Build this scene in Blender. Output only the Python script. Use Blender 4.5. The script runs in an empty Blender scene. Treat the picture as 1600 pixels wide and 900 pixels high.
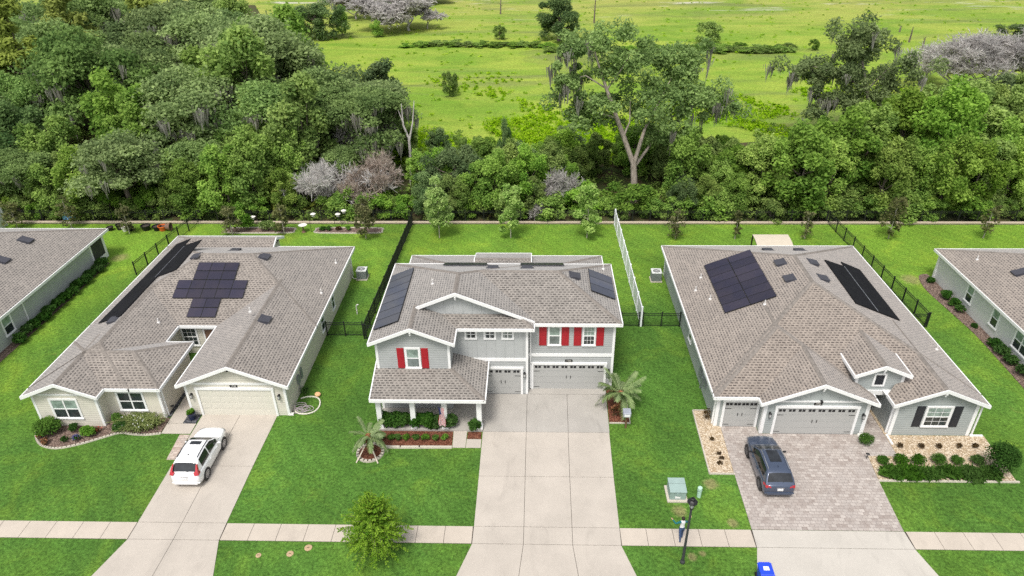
import bpy, math, random
import numpy as np
from mathutils import Vector, Matrix
random.seed(7); RNG = np.random.default_rng(11)
SC = bpy.context.scene; COL = SC.collection
R = math.radians

# ------------------------------------------------------------------ object helpers
ORG = {}
def tag(o, label=None, cat=None, group=None, kind=None):
    if label: o['label'] = label
    if cat: o['category'] = cat
    if group: o['group'] = group
    if kind: o['kind'] = kind
    return o
def empty(name, loc, label=None, cat=None, group=None):
    o = bpy.data.objects.new(name, None); COL.objects.link(o)
    o.location = loc; o.empty_display_size = .2; ORG[o.name] = Vector(loc)
    return tag(o, label, cat, group)
def link(name, me, parent=None):
    o = bpy.data.objects.new(name, me); COL.objects.link(o)
    if parent is not None: o.parent = parent; ORG[o.name] = ORG.get(parent.name, Vector((0, 0, 0)))
    else: ORG[o.name] = Vector((0, 0, 0))
    return o
def dup(root, loc, rz=0, sc=None, label=None, group=None):
    r = root.copy(); COL.objects.link(r); r.location = loc; r.rotation_euler = (0, 0, rz)
    if sc is not None: r.scale = sc
    if label: r['label'] = label
    if group: r['group'] = group
    for ch in list(root.children):
        c = ch.copy(); COL.objects.link(c); c.parent = r
        for g in ch.children:
            d = g.copy(); COL.objects.link(d); d.parent = c
    return r

class MB:
    def __init__(s): s.v = []; s.f = []; s.m = []; s.uv = []
    def poly(s, pts, m=0, uv=None):
        n = len(s.v); s.v += [tuple(p) for p in pts]; s.f.append(tuple(range(n, n+len(pts)))); s.m.append(m); s.uv.append(uv)
    def box(s, x0, x1, y0, y1, z0, z1, m=0):
        n = len(s.v)
        s.v += [(x0,y0,z0),(x1,y0,z0),(x1,y1,z0),(x0,y1,z0),(x0,y0,z1),(x1,y0,z1),(x1,y1,z1),(x0,y1,z1)]
        for q in ((0,3,2,1),(4,5,6,7),(0,1,5,4),(1,2,6,5),(2,3,7,6),(3,0,4,7)):
            s.f.append(tuple(n+i for i in q)); s.m.append(m); s.uv.append(None)
        return s
    def hexa(s, p, m=0):      # 8 points: bottom ring then top ring
        n = len(s.v); s.v += [tuple(q) for q in p]
        for q in ((0,3,2,1),(4,5,6,7),(0,1,5,4),(1,2,6,5),(2,3,7,6),(3,0,4,7)):
            s.f.append(tuple(n+i for i in q)); s.m.append(m); s.uv.append(None)
        return s
    def obox(s, c, u, v, n, hu, hv, hn, m=0):
        c, u, v, n = (Vector(q) for q in (c, u, v, n))
        P = lambda a, b, d: c + u*a*hu + v*b*hv + n*d*hn
        return s.hexa([P(-1,-1,-1),P(1,-1,-1),P(1,1,-1),P(-1,1,-1),P(-1,-1,1),P(1,-1,1),P(1,1,1),P(-1,1,1)], m)
    def prism(s, pts, z0, z1, m=0):
        k = len(pts); n = len(s.v)
        s.v += [(x, y, z0) for x, y in pts] + [(x, y, z1) for x, y in pts]
        fs = [tuple(range(n+k-1, n-1, -1)), tuple(range(n+k, n+2*k))] + [(n+i, n+(i+1) % k, n+k+(i+1) % k, n+k+i) for i in range(k)]
        for q in fs: s.f.append(q); s.m.append(m); s.uv.append(None)
        return s
    def tube(s, pts, rad, n=8, m=0, cap=True):
        pts = [Vector(p) for p in pts]
        if not isinstance(rad, (list, tuple)): rad = [rad]*len(pts)
        b = len(s.v); N = len(pts); side = None
        for i, p in enumerate(pts):
            t = (pts[min(i+1, N-1)] - pts[max(i-1, 0)]).normalized()
            if side is None: side = t.orthogonal().normalized()
            side = (side - t*side.dot(t)).normalized(); up = t.cross(side)
            for j in range(n):
                a = 2*math.pi*j/n; s.v.append(tuple(p + (side*math.cos(a) + up*math.sin(a))*rad[i]))
        for i in range(N-1):
            for j in range(n):
                s.f.append((b+i*n+j, b+i*n+(j+1) % n, b+(i+1)*n+(j+1) % n, b+(i+1)*n+j)); s.m.append(m); s.uv.append(None)
        if cap:
            for q in (tuple(b+j for j in range(n-1, -1, -1)), tuple(b+(N-1)*n+j for j in range(n))):
                s.f.append(q); s.m.append(m); s.uv.append(None)
        return s
    def lathe(s, prof, c, n=16, m=0):
        b = len(s.v); k = len(prof)
        for r, z in prof:
            for j in range(n):
                a = 2*math.pi*j/n; s.v.append((c[0]+r*math.cos(a), c[1]+r*math.sin(a), c[2]+z))
        for i in range(k-1):
            for j in range(n):
                s.f.append((b+i*n+j, b+i*n+(j+1) % n, b+(i+1)*n+(j+1) % n, b+(i+1)*n+j)); s.m.append(m); s.uv.append(None)
        s.f.append(tuple(b+j for j in range(n-1, -1, -1))); s.m.append(m); s.uv.append(None)
        s.f.append(tuple(b+(k-1)*n+j for j in range(n))); s.m.append(m); s.uv.append(None)
        return s
    def ell(s, c, r, n=12, k=8, m=0):
        pr = [(max(1e-3, math.sin(math.pi*i/k)), -math.cos(math.pi*i/k)) for i in range(k+1)]
        b = len(s.v); s.lathe(pr, (0, 0, 0), n, m)
        for i in range(b, len(s.v)):
            x, y, z = s.v[i]; s.v[i] = (c[0]+x*r[0], c[1]+y*r[1], c[2]+z*r[2])
        return s
    def build(s, name, mats, parent=None, smooth=False, bevel=0):
        if not isinstance(mats, (list, tuple)): mats = [mats]
        me = bpy.data.meshes.new(name); off = ORG.get(parent.name, Vector((0, 0, 0))) if parent is not None else Vector((0, 0, 0))
        me.from_pydata([tuple(Vector(q) - off) for q in s.v], [], s.f)
        for a in mats: me.materials.append(a)
        me.polygons.foreach_set('material_index', s.m)
        if any(u is not None for u in s.uv):
            L = me.uv_layers.new(name='UVMap')
            for p, u in zip(me.polygons, s.uv):
                if u is not None:
                    for li, q in zip(p.loop_indices, u): L.data[li].uv = q
        if smooth: me.polygons.foreach_set('use_smooth', [True]*len(me.polygons))
        me.update(); o = link(name, me, parent)
        if bevel:
            b = o.modifiers.new('Bevel', 'BEVEL'); b.width = bevel; b.segments = 2; b.limit_method = 'ANGLE'
        return o

def each(b, name, mat, parent, k=1, fb=0):
    """every box of a builder (or every k of them) as a part of its own"""
    for i in range(0, len(b.v), 8*k):
        c = MB(); n = min(8*k, len(b.v)-i); c.v = b.v[i:i+n]
        for j in range(0, n, 8):
            for q in ((0,3,2,1),(4,5,6,7),(0,1,5,4),(1,2,6,5),(2,3,7,6),(3,0,4,7)): c.f.append(tuple(j+x for x in q)); c.m.append(0); c.uv.append(None)
        c.build(name, mat, parent)
def quads_mesh(name, V, mat, tint=None):
    """V: (N,4,3) array of quads -> one mesh, one tint value per face"""
    N = len(V); me = bpy.data.meshes.new(name)
    me.vertices.add(N*4); me.vertices.foreach_set('co', np.ascontiguousarray(V, dtype=np.float32).ravel())
    me.loops.add(N*4); me.loops.foreach_set('vertex_index', np.arange(N*4, dtype=np.int32))
    me.polygons.add(N); me.polygons.foreach_set('loop_start', np.arange(0, N*4, 4, dtype=np.int32))
    me.polygons.foreach_set('loop_total', np.full(N, 4, dtype=np.int32))
    if tint is not None:
        a = me.attributes.new('tint', 'FLOAT', 'FACE'); a.data.foreach_set('value', np.asarray(tint, dtype=np.float32))
    me.materials.append(mat); me.update(calc_edges=True); me.validate()
    return me

# ------------------------------------------------------------------ materials
class NT:
    def __init__(s, name):
        s.mat = bpy.data.materials.new(name); s.mat.use_nodes = True
        s.t = s.mat.node_tree; s.t.nodes.clear()
        s.out = s.t.nodes.new('ShaderNodeOutputMaterial')
    def n(s, typ, ins={}, **kw):
        nd = s.t.nodes.new('ShaderNode'+typ)
        for k, v in kw.items(): setattr(nd, k, v)
        for k, v in ins.items(): s.set(nd.inputs[k], v)
        return nd
    def set(s, sock, v):
        if isinstance(v, bpy.types.NodeSocket): s.t.links.new(v, sock)
        elif isinstance(v, bpy.types.Node): s.t.links.new(v.outputs[0], sock)
        else:
            if sock.type == 'RGBA' and not isinstance(v, (int, float)) and len(v) == 3: v = (*v, 1)
            sock.default_value = v
    def math(s, op, a, b=0, c=0):
        nd = s.n('Math', operation=op); s.set(nd.inputs[0], a); s.set(nd.inputs[1], b); s.set(nd.inputs[2], c); return nd.outputs[0]
    def mix(s, f, a, b, mode='MIX'):
        nd = s.n('MixRGB', blend_type=mode); s.set(nd.inputs[0], f); s.set(nd.inputs[1], a); s.set(nd.inputs[2], b); return nd.outputs[0]
    def pos(s): return s.n('NewGeometry').outputs['Position']
    def objco(s): return s.n('TexCoord').outputs['Object']
    def noise(s, scale, vec=None, detail=4, rough=.6, dist=0):
        nd = s.n('TexNoise'); nd.inputs['Scale'].default_value = scale; nd.inputs['Detail'].default_value = detail
        nd.inputs['Roughness'].default_value = rough; nd.inputs['Distortion'].default_value = dist
        if vec is not None: s.set(nd.inputs['Vector'], vec)
        return nd.outputs['Fac']
    def mapr(s, v, a, b, c=0, d=1):
        nd = s.n('MapRange'); s.set(nd.inputs[0], v)
        for i, q in enumerate((a, b, c, d)): nd.inputs[i+1].default_value = q
        return nd.outputs[0]
    def vmul(s, vec, k):
        nd = s.n('VectorMath', operation='MULTIPLY'); s.set(nd.inputs[0], vec); nd.inputs[1].default_value = k; return nd.outputs[0]
    def bump(s, h, strength=.3, dist=.02):
        return s.n('Bump', {'Height': h, 'Strength': strength, 'Distance': dist}).outputs[0]
    def bsdf(s, col, rough=.6, spec=.3, metal=0, normal=None, **kw):
        p = s.n('BsdfPrincipled', {'Base Color': col, 'Roughness': rough, 'Metallic': metal, 'Specular IOR Level': spec})
        for k, v in kw.items(): s.set(p.inputs[k.replace('_', ' ')], v)
        if normal is not None: s.set(p.inputs['Normal'], normal)
        s.t.links.new(p.outputs[0], s.out.inputs[0]); return s.mat

def plain(name, col, rough=.6, spec=.3, metal=0, var=.12, scale=3., **kw):
    t = NT(name); n = t.noise(scale, t.pos(), 5)
    f = t.mapr(n, .3, .7, 1-var, 1+var)
    c = t.n('VectorMath', operation='SCALE'); c.inputs[0].default_value = col
    t.set(c.inputs['Scale'], f)
    return t.bsdf(c.outputs[0], rough, spec, metal, **kw)

M = {}
def mats():
    M['white'] = plain('white_trim_paint', (.80, .80, .79), .5, var=.03)
    M['white_vinyl'] = plain('white_vinyl', (.78, .79, .82), .35, var=.03)
    M['black'] = plain('black_metal', (.012, .012, .013), .45, .4, var=.2)
    M['dark'] = plain('dark_plastic', (.02, .02, .022), .5)
    M['fence'] = plain('black_fence_paint', (.016, .018, .017), .5, .3)
    def siding(name, col, per=.18):
        col = tuple(q*.93 for q in col)
        t = NT(name); p = t.pos(); z = t.n('SeparateXYZ', {0: p}).outputs[2]
        fr = t.math('FRACT', t.math('DIVIDE', z, per))
        gap = t.mapr(fr, 0.0, .14, 0.0, 1.0)
        n = t.mapr(t.noise(1.2, p, 5), .3, .7, .93, 1.06)
        n2 = t.mapr(t.noise(14, t.vmul(p, (.15, .15, 6)), 3), .3, .7, .97, 1.03)
        k = t.math('MULTIPLY', t.math('MULTIPLY', n, n2), t.mapr(gap, 0, 1, .62, 1))
        c = t.n('VectorMath', operation='SCALE'); c.inputs[0].default_value = col; t.set(c.inputs['Scale'], k)
        return t.bsdf(c.outputs[0], .6, .3, normal=t.bump(t.math('SUBTRACT', 1, fr), .5, .02))
    M['grey_siding'] = siding('grey_lap_siding', (.42, .435, .43))
    M['grey_siding3'] = siding('grey_green_lap_siding', (.38, .41, .40))
    M['cream_siding'] = siding('cream_lap_siding', (.66, .63, .545))
    M['sage_siding'] = siding('sage_lap_siding', (.44, .47, .44))
    M['pale_siding'] = plain('pale_grey_stucco', (.60, .61, .585), .8, var=.04)
    M['grey_board'] = plain('grey_board_and_batten', (.42, .435, .43), .6, var=.04)
    M['grey_board3'] = plain('grey_green_board', (.39, .42, .41), .6, var=.04)
    M['grey_door'] = plain('grey_garage_door', (.40, .40, .385), .5, var=.02)
    M['cream_door'] = plain('cream_garage_door', (.63, .61, .53), .5, var=.02)
    M['cream_board'] = plain('cream_stucco', (.64, .60, .51), .7, var=.04)
    M['red'] = plain('red_shutter_paint', (.36, .018, .026), .45, var=.06)
    M['navy'] = plain('charcoal_shutter_paint', (.028, .03, .036), .5, var=.1)
    # shingles in UV metres
    def shingle(name, light, dark):
        light = tuple(q*.83 for q in light); dark = tuple(q*.83 for q in dark)
        t = NT(name); uv = t.n('UVMap').outputs[0]; s = t.n('SeparateXYZ', {0: uv})
        v = t.math('DIVIDE', s.outputs[1], .19); row = t.math('FLOOR', v); fv = t.math('FRACT', v)
        wn = t.n('TexWhiteNoise', noise_dimensions='1D'); t.set(wn.inputs['W'], row)
        u = t.math('ADD', t.math('DIVIDE', s.outputs[0], .28), t.math('ADD', t.math('MULTIPLY', row, .5), t.math('MULTIPLY', wn.outputs[0], .22)))
        cell = t.math('FLOOR', u); fu = t.math('FRACT', u)
        cv = t.n('CombineXYZ', {0: cell, 1: row}); w2 = t.n('TexWhiteNoise', noise_dimensions='2D'); t.set(w2.inputs['Vector'], cv.outputs[0])
        rnd = w2.outputs[0]
        wide = t.math('MULTIPLY_ADD', rnd, .3, .48)
        tabs = t.math('LESS_THAN', fu, wide); band = t.math('LESS_THAN', fv, .48)
        d = t.math('MULTIPLY', t.math('MULTIPLY', tabs, band), t.mapr(rnd, 0, 1, .6, 1))
        big = t.mapr(t.noise(.5, t.pos(), 4), .3, .7, .90, 1.08); gr = t.mapr(t.noise(9, t.pos(), 4, .7), .25, .75, .86, 1.14)
        w3 = t.n('TexWhiteNoise', noise_dimensions='3D'); t.set(w3.inputs['Vector'], t.n('CombineXYZ', {0: cell, 1: row, 2: 3.3}).outputs[0])
        lc = t.mix(w3.outputs[0], light, tuple(q*.78 for q in light))
        c = t.mix(d, lc, dark)
        sc = t.n('VectorMath', operation='SCALE'); t.set(sc.inputs[0], c); t.set(sc.inputs['Scale'], t.math('MULTIPLY', big, gr))
        h = t.math('SUBTRACT', t.math('MULTIPLY', t.math('SUBTRACT', 1, fv), .6), d)
        return t.bsdf(sc.outputs[0], .85, .25, normal=t.bump(h, .4, .015), Sheen_Weight=.4, Sheen_Roughness=.6)
    M['shingle1'] = shingle('taupe_shingles', (.330, .288, .248), (.058, .046, .039))
    M['shingle2'] = shingle('grey_taupe_shingles', (.322, .290, .256), (.055, .046, .040))
    M['shingle3'] = shingle('brown_taupe_shingles', (.345, .290, .242), (.066, .049, .040))
    M['ridge'] = plain('ridge_cap_shingle', (.20, .178, .158), .9, var=.28, scale=5)
    # glass
    def glass(name, col, rough=.06):
        t = NT(name); n = t.mapr(t.noise(2.2, t.pos(), 3), .35, .65, .6, 1.3)
        c = t.n('VectorMath', operation='SCALE'); c.inputs[0].default_value = col; t.set(c.inputs['Scale'], n)
        return t.bsdf(c.outputs[0], rough, .6)
    M['glass'] = glass('dark_window_glass', (.035, .045, .045)); M['blind'] = glass('glass_over_pale_blind', (.24, .31, .27), .12)
    M['blind_low'] = glass('glass_over_grey_blind', (.15, .18, .17), .1)
    M['car_glass'] = glass('tinted_car_glass', (.018, .02, .023), .04)
    M['screen'] = plain('lanai_screen_mesh', (.05, .055, .045), .8, var=.3, scale=1.2)
    # solar
    def solar(name, col, rough=.3):
        t = NT(name); n = t.noise(.5, t.pos(), 3); oi = t.n('ObjectInfo').outputs['Random']
        a = t.mix(t.mapr(n, .4, .6), col, (col[0]*1.35, col[1]*1.25, col[2]*1.05))
        c = t.n('VectorMath', operation='SCALE'); t.set(c.inputs[0], a); t.set(c.inputs['Scale'], t.mapr(oi, 0, 1, .85, 1.2))
        return t.bsdf(c.outputs[0], rough, .35)
    M['solar'] = solar('purple_black_solar_glass', (.024, .022, .040)); M['solar_blue'] = solar('blue_grey_solar_glass', (.055, .06, .085), .2)
    M['pool_mat'] = plain('black_pool_heater_mat', (.010, .010, .012), .75, .12, var=.25, scale=1.5)
    M['alu'] = plain('aluminium', (.45, .45, .47), .35, metal=.8)
    M['vent'] = plain('grey_roof_vent', (.055, .055, .066), .5, .3)
    M['pipe'] = plain('pale_vent_pipe', (.62, .6, .58), .6)
    # ground
    def concrete(name, col, var=.10):
        col = tuple(q*.88 for q in col)
        t = NT(name); p = t.pos()
        a = t.mapr(t.noise(.45, p, 6, .6), .3, .7, 1-var, 1+var*.7); b = t.mapr(t.noise(9, p, 5, .75), .3, .7, .95, 1.05)
        st = t.mapr(t.noise(.9, t.vmul(p, (1, .35, 1)), 5, .65, 1.2), .54, .75, 1, .85)
        c = t.n('VectorMath', operation='SCALE'); c.inputs[0].default_value = col
        t.set(c.inputs['Scale'], t.math('MULTIPLY', t.math('MULTIPLY', a, b), st))
        return t.bsdf(c.outputs[0], .85, .25, normal=t.bump(t.noise(40, p, 3), .15, .01))
    M['concrete'] = concrete('driveway_concrete', (.505, .455, .395)); M['concrete2'] = concrete('pale_driveway_concrete', (.53, .495, .44), .06)
    M['concrete_walk'] = concrete('sidewalk_concrete', (.54, .475, .40)); M['concrete_garage'] = concrete('greyer_apron_concrete', (.42, .395, .358))
    M['kerbstone'] = concrete('pale_kerb_concrete', (.55, .50, .42)); M['joint'] = plain('joint_dirt', (.06, .05, .04), .95)
    M['wallcap'] = concrete('tan_wall_block', (.50, .42, .32))
    def pavers(name, cols, bw, bh):
        t = NT(name); p = t.pos(); br = t.n('TexBrick', {'Vector': p, 'Scale': 1., 'Mortar Size': .012, 'Mortar Smooth': .3, 'Brick Width': bw, 'Row Height': bh, 'Color1': (0, 0, 0), 'Color2': (1, 1, 1), 'Mortar': (.5, .5, .5)}, offset=.5)
        c = t.mix(br.outputs[0], cols[0], cols[1]); n = t.noise(1.1, p, 5, .7)
        c = t.mix(t.mapr(n, .42, .62), c, cols[2])
        c = t.mix(t.math('MULTIPLY', br.outputs[1], .65), c, (.16, .13, .12))
        g = t.mapr(t.noise(14, p, 4, .7), .3, .7, .82, 1.16); s = t.n('VectorMath', operation='SCALE'); t.set(s.inputs[0], c); t.set(s.inputs['Scale'], g)
        return t.bsdf(s.outputs[0], .85, .25, normal=t.bump(t.math('SUBTRACT', 1, br.outputs[1]), .3, .01))
    M['pavers'] = pavers('pink_grey_pavers', ((.27, .225, .20), (.47, .425, .385), (.385, .345, .315)), .30, .22)
    M['pavers1'] = pavers('tan_pavers', ((.36, .27, .22), (.52, .44, .38), (.40, .35, .31)), .34, .2)
    def lawn():
        t = NT('lawn_grass'); p = t.pos(); s = t.n('SeparateXYZ', {0: p})
        fine = t.noise(5.5, p, 6, .78); mid = t.noise(.7, p, 5, .65, .6); bigv = t.noise(.16, p, 4, .55); tex = t.noise(24, p, 3, .7)
        # grass colour turns yellower further back and on the outer lots
        yel = t.math('ADD', t.mapr(s.outputs[1], 44, 60, 0, .72), t.mapr(bigv, .38, .66, -.22, .34))
        side = t.mapr(t.math('ABSOLUTE', t.math('ADD', s.outputs[0], 1.5)), 30, 38, 0, .45)
        yel = t.math('MINIMUM', t.math('MAXIMUM', t.math('ADD', yel, side), 0), 1)
        base = t.mix(yel, (.066, .152, .024), (.142, .262, .028))
        base = t.mix(t.mapr(mid, .45, .72, 0, .55), base, t.mix(yel, (.095, .192, .032), (.195, .30, .036)))
        base = t.mix(t.mapr(t.noise(.45, p, 6, .7, .5), .66, .78, 0, .5), base, (.26, .23, .07))
        base = t.mix(t.mapr(t.noise(.28, p, 5, .6, .8), .52, .68, 0, .6), base, t.mix(yel, (.135, .235, .03), (.24, .345, .035)))
        for bx, by, br in ((-39.2, 58.4, .9), (8.5, 25.0, .3), (9.1, 25.25, .22), (11.2, 27.3, .35), (33.4, 54.6, 1.0), (8.4, 28.1, .45), (10.6, 30.2, .5)):
            dd = t.n('VectorMath', operation='DISTANCE'); t.set(dd.inputs[0], p); dd.inputs[1].default_value = (bx, by, 0)
            base = t.mix(t.mapr(t.math('ADD', t.math('DIVIDE', dd.outputs['Value'], br), t.math('MULTIPLY', t.noise(2.5, p, 5, .75), 1.6)), 1.3, 1.9, .6, 0), base, (.27, .22, .11))
        k = t.math('MULTIPLY', t.mapr(fine, .36, .64, .5, 1.55), t.mapr(tex, .32, .68, .62, 1.4))
        dg = t.math('SINE', t.math('MULTIPLY', t.math('ADD', t.math('MULTIPLY', s.outputs[0], .80), t.math('MULTIPLY', s.outputs[1], .60)), 5.6)); mow = t.mapr(dg, -1, 1, .95, 1.05)
        tone = t.mapr(t.noise(.11, p, 4, .6, .5), .32, .68, .80, 1.20)
        k = t.math('MULTIPLY', t.math('MULTIPLY', k, .90), t.math('MULTIPLY', mow, tone))
        c = t.n('VectorMath', operation='SCALE'); t.set(c.inputs[0], base); t.set(c.inputs['Scale'], k)
        h = t.math('ADD', fine, t.math('MULTIPLY', tex, .5))
        return t.bsdf(c.outputs[0], .9, .12, normal=t.bump(h, .55, .06))
    M['lawn'] = lawn()
    def field():
        t = NT('meadow_grass'); p = t.pos(); s = t.n('SeparateXYZ', {0: p})
        a = t.noise(.05, t.vmul(p, (.6, 1.5, 1)), 6, .62, .8); b = t.noise(.35, t.vmul(p, (.7, 1.3, 1)), 6, .7); c3 = t.noise(2.2, p, 4, .75)
        base = t.mix(t.mapr(a, .40, .58), (.19, .315, .036), (.325, .41, .062))
        base = t.mix(t.mapr(b, .50, .72, 0, .65), base, (.12, .25, .022))
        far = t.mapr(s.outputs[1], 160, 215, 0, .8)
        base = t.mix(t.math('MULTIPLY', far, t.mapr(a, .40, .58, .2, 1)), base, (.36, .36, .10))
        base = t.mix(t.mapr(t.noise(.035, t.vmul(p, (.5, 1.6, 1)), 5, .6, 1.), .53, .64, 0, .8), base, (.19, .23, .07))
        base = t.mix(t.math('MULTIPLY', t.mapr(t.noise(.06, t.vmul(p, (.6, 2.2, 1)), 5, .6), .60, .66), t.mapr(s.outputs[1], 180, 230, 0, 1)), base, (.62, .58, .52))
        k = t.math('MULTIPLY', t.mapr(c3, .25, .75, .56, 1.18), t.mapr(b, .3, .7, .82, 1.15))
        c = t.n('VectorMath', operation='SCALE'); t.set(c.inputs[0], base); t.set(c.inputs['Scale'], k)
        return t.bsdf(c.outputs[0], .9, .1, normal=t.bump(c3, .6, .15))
    M['field'] = field()
    t = NT('forest_floor_litter'); p = t.pos()
    c = t.mix(t.mapr(t.noise(.5, p, 6, .7), .4, .62), (.085, .06, .035), (.05, .085, .022)); M['floor'] = t.bsdf(c, .95, .1, normal=t.bump(t.noise(3, p, 4), .6, .1))
    def gravel(name, cols, sc):
        t = NT(name); p = t.pos(); v = t.n('TexVoronoi', {'Vector': p, 'Scale': sc}, feature='F1')
        rc = t.n('SeparateColor', {0: v.outputs['Color']}).outputs[0]
        c = t.mix(t.mapr(rc, .2, .8), cols[0], cols[1]); c = t.mix(t.mapr(v.outputs['Distance'], .35, .75, 0, .8), c, cols[2])
        c = t.mix(t.mapr(t.noise(1.2, p, 4), .5, .7, 0, .4), c, cols[0])
        return t.bsdf(c, .9, .2, normal=t.bump(t.math('SUBTRACT', 1, v.outputs['Distance']), .7, .05))
    M['gravel'] = gravel('tan_river_stones', ((.45, .345, .225), (.68, .585, .455), (.25, .18, .11)), 11.)
    M['mulch'] = gravel('red_brown_mulch', ((.13, .042, .022), (.24, .10, .06), (.035, .014, .01)), 13)
    M['mulch_grey'] = gravel('grey_brown_mulch', ((.15, .10, .08), (.30, .22, .18), (.05, .035, .03)), 11)
    M['pebble'] = gravel('slate_pebbles', ((.05, .052, .058), (.16, .165, .18), (.012, .012, .014)), 11)
    # foliage
    def leaf(name, dark, light, trans=.48, ran=.25):
        t = NT(name); a = t.n('Attribute', attribute_name='tint').outputs['Fac']; oi = t.n('ObjectInfo').outputs['Random']
        c = t.mix(a, dark, light)
        hs = t.n('HueSaturation', {'Color': c, 'Hue': t.mapr(oi, 0, 1, .5-.02*ran*2.5, .5+.012*ran*2.5), 'Saturation': t.mapr(oi, 0, 1, .88, 1.08), 'Value': t.mapr(t.math('FRACT', t.math('MULTIPLY', oi, 7.31)), 0, 1, 1-ran, 1+ran)})
        d = t.n('BsdfDiffuse', {'Color': hs.outputs[0]}); tr = t.n('BsdfTranslucent', {'Color': hs.outputs[0]})
        mx = t.n('MixShader', {0: trans, 1: d.outputs[0], 2: tr.outputs[0]}); t.t.links.new(mx.outputs[0], t.out.inputs[0]); return t.mat
    M['leaf_oak'] = leaf('oak_leaves', (.115, .19, .064), (.345, .475, .165))
    M['leaf_dark'] = leaf('dark_evergreen_leaves', (.08, .15, .058), (.25, .35, .14))
    M['leaf_mid'] = leaf('mid_green_leaves', (.115, .225, .045), (.35, .51, .11))
    M['leaf_bright'] = leaf('bright_yellow_green_leaves', (.135, .25, .038), (.40, .55, .115))
    M['leaf_pine'] = leaf('pine_needles', (.17, .23, .05), (.45, .52, .13))
    M['leaf_weed'] = leaf('tall_meadow_weeds', (.19, .37, .03), (.42, .60, .07), ran=0)
    M['leaf_under'] = leaf('undergrowth_leaves', (.12, .21, .045), (.37, .50, .13), ran=0)
    M['leaf_shrub'] = leaf('shrub_leaves', (.022, .075, .014), (.085, .185, .035), ran=.15)
    M['leaf_lime'] = leaf('lime_shrub_leaves', (.055, .15, .015), (.17, .36, .035), ran=.12)
    M['leaf_box'] = leaf('clipped_shrub_leaves', (.035, .095, .015), (.11, .235, .035), ran=.12)
    M['leaf_magnolia'] = leaf('magnolia_leaves', (.075, .095, .035), (.27, .27, .12), ran=.15)
    M['leaf_maple'] = leaf('young_maple_leaves', (.20, .36, .07), (.52, .66, .22), ran=.08)
    M['leaf_elm'] = leaf('fine_elm_leaves', (.095, .215, .032), (.34, .50, .085), ran=.05)
    M['leaf_palm'] = leaf('date_palm_leaflets', (.17, .28, .10), (.44, .54, .26), ran=.08)
    M['leaf_sabal'] = leaf('cabbage_palm_leaflets', (.10, .17, .03), (.34, .36, .09), ran=.1)
    M['leaf_grass'] = leaf('strap_leaves', (.09, .15, .025), (.36, .42, .13), ran=.05)
    M['leaf_bronze'] = leaf('bronze_leaves', (.05, .032, .018), (.16, .11, .05), ran=.1)
    M['petal_red'] = leaf('red_petals', (.42, .06, .035), (.65, .16, .10), ran=0); M['petal_orange'] = leaf('orange_petals', (.33, .10, .03), (.5, .22, .10), ran=0)
    M['petal_blue'] = leaf('violet_blue_petals', (.09, .09, .24), (.2, .2, .42), ran=0); M['petal_white'] = leaf('white_petals', (.6, .6, .55), (.8, .8, .76), ran=0)
    M['moss'] = leaf('spanish_moss_strands', (.28, .27, .225), (.55, .53, .46), ran=.1)
    M['twig'] = leaf('bare_grey_twigs', (.40, .38, .36), (.66, .635, .61), ran=.12)
    M['twig_brown'] = leaf('dead_brown_twigs', (.36, .28, .22), (.62, .54, .46), ran=.12)
    def bark(name, a, b):
        t = NT(name); p = t.pos(); n = t.noise(3, t.vmul(p, (2, 2, .5)), 5, .7)
        return t.bsdf(t.mix(t.mapr(n, .35, .65), a, b), .9, .15, normal=t.bump(n, .6, .05))
    M['bark'] = bark('grey_brown_bark', (.09, .072, .058), (.24, .20, .165)); M['bark_pale'] = bark('pale_oak_bark', (.22, .185, .15), (.46, .40, .34))
    M['bark_dead'] = bark('weathered_dead_wood', (.34, .31, .29), (.60, .57, .54)); M['bark_young'] = bark('pale_sapling_bark', (.3, .27, .22), (.55, .5, .43))
    M['bark_palm'] = bark('red_brown_palm_boots', (.10, .045, .022), (.28, .13, .06))
    M['stake'] = plain('pale_timber_brace', (.55, .48, .40), .8)
    # vehicles and small things
    def paint(name, col, rough=.25, coat=.6, metal=0.):
        t = NT(name); return t.bsdf(col, rough, .5, metal, Coat_Weight=coat, Coat_Roughness=.06)
    M['car_white'] = paint('white_car_paint', (.82, .82, .82)); M['car_blue'] = paint('slate_blue_car_paint', (.060, .080, .128), .3, .8, .35)
    M['tyre'] = plain('tyre_rubber', (.018, .018, .018), .8); M['rim'] = plain('alloy_rim', (.5, .5, .52), .3, metal=.7); M['rim_dark'] = plain('dark_alloy_rim', (.12, .12, .13), .35, metal=.6)
    M['taillight'] = paint('red_tail_light', (.42, .012, .02), .15); M['chrome'] = plain('satin_chrome', (.62, .62, .64), .22, metal=.9, var=.02); M['plate'] = plain('number_plate_white', (.75, .75, .75), .5, var=.04)
    M['bin_blue'] = paint('blue_bin_plastic', (.012, .055, .62), .4, .1); M['green_box'] = plain('sage_green_steel', (.27, .36, .335), .5, var=.08); M['green_post'] = plain('pale_green_plastic', (.42, .60, .50), .5, var=.04)
    M['ac'] = plain('grey_ac_louvres', (.22, .24, .24), .5, metal=.2); M['ac_top'] = plain('pale_ac_top', (.62, .63, .62), .5); M['canvas'] = plain('cream_canvas', (.50, .44, .35), .8, var=.06)
    M['orange'] = plain('orange_plastic', (.62, .13, .025), .5); M['terra'] = plain('brown_plastic', (.17, .10, .07), .6); M['blue_cloth'] = plain('sky_blue_banner', (.18, .42, .80), .7, var=.25, scale=2)
    M['hose_white'] = plain('pale_hose', (.62, .60, .50), .5); M['hose_pink'] = plain('mauve_hose', (.38, .32, .34), .5); M['navy_pot'] = plain('navy_glazed_pot', (.018, .025, .06), .2, .5)
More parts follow.
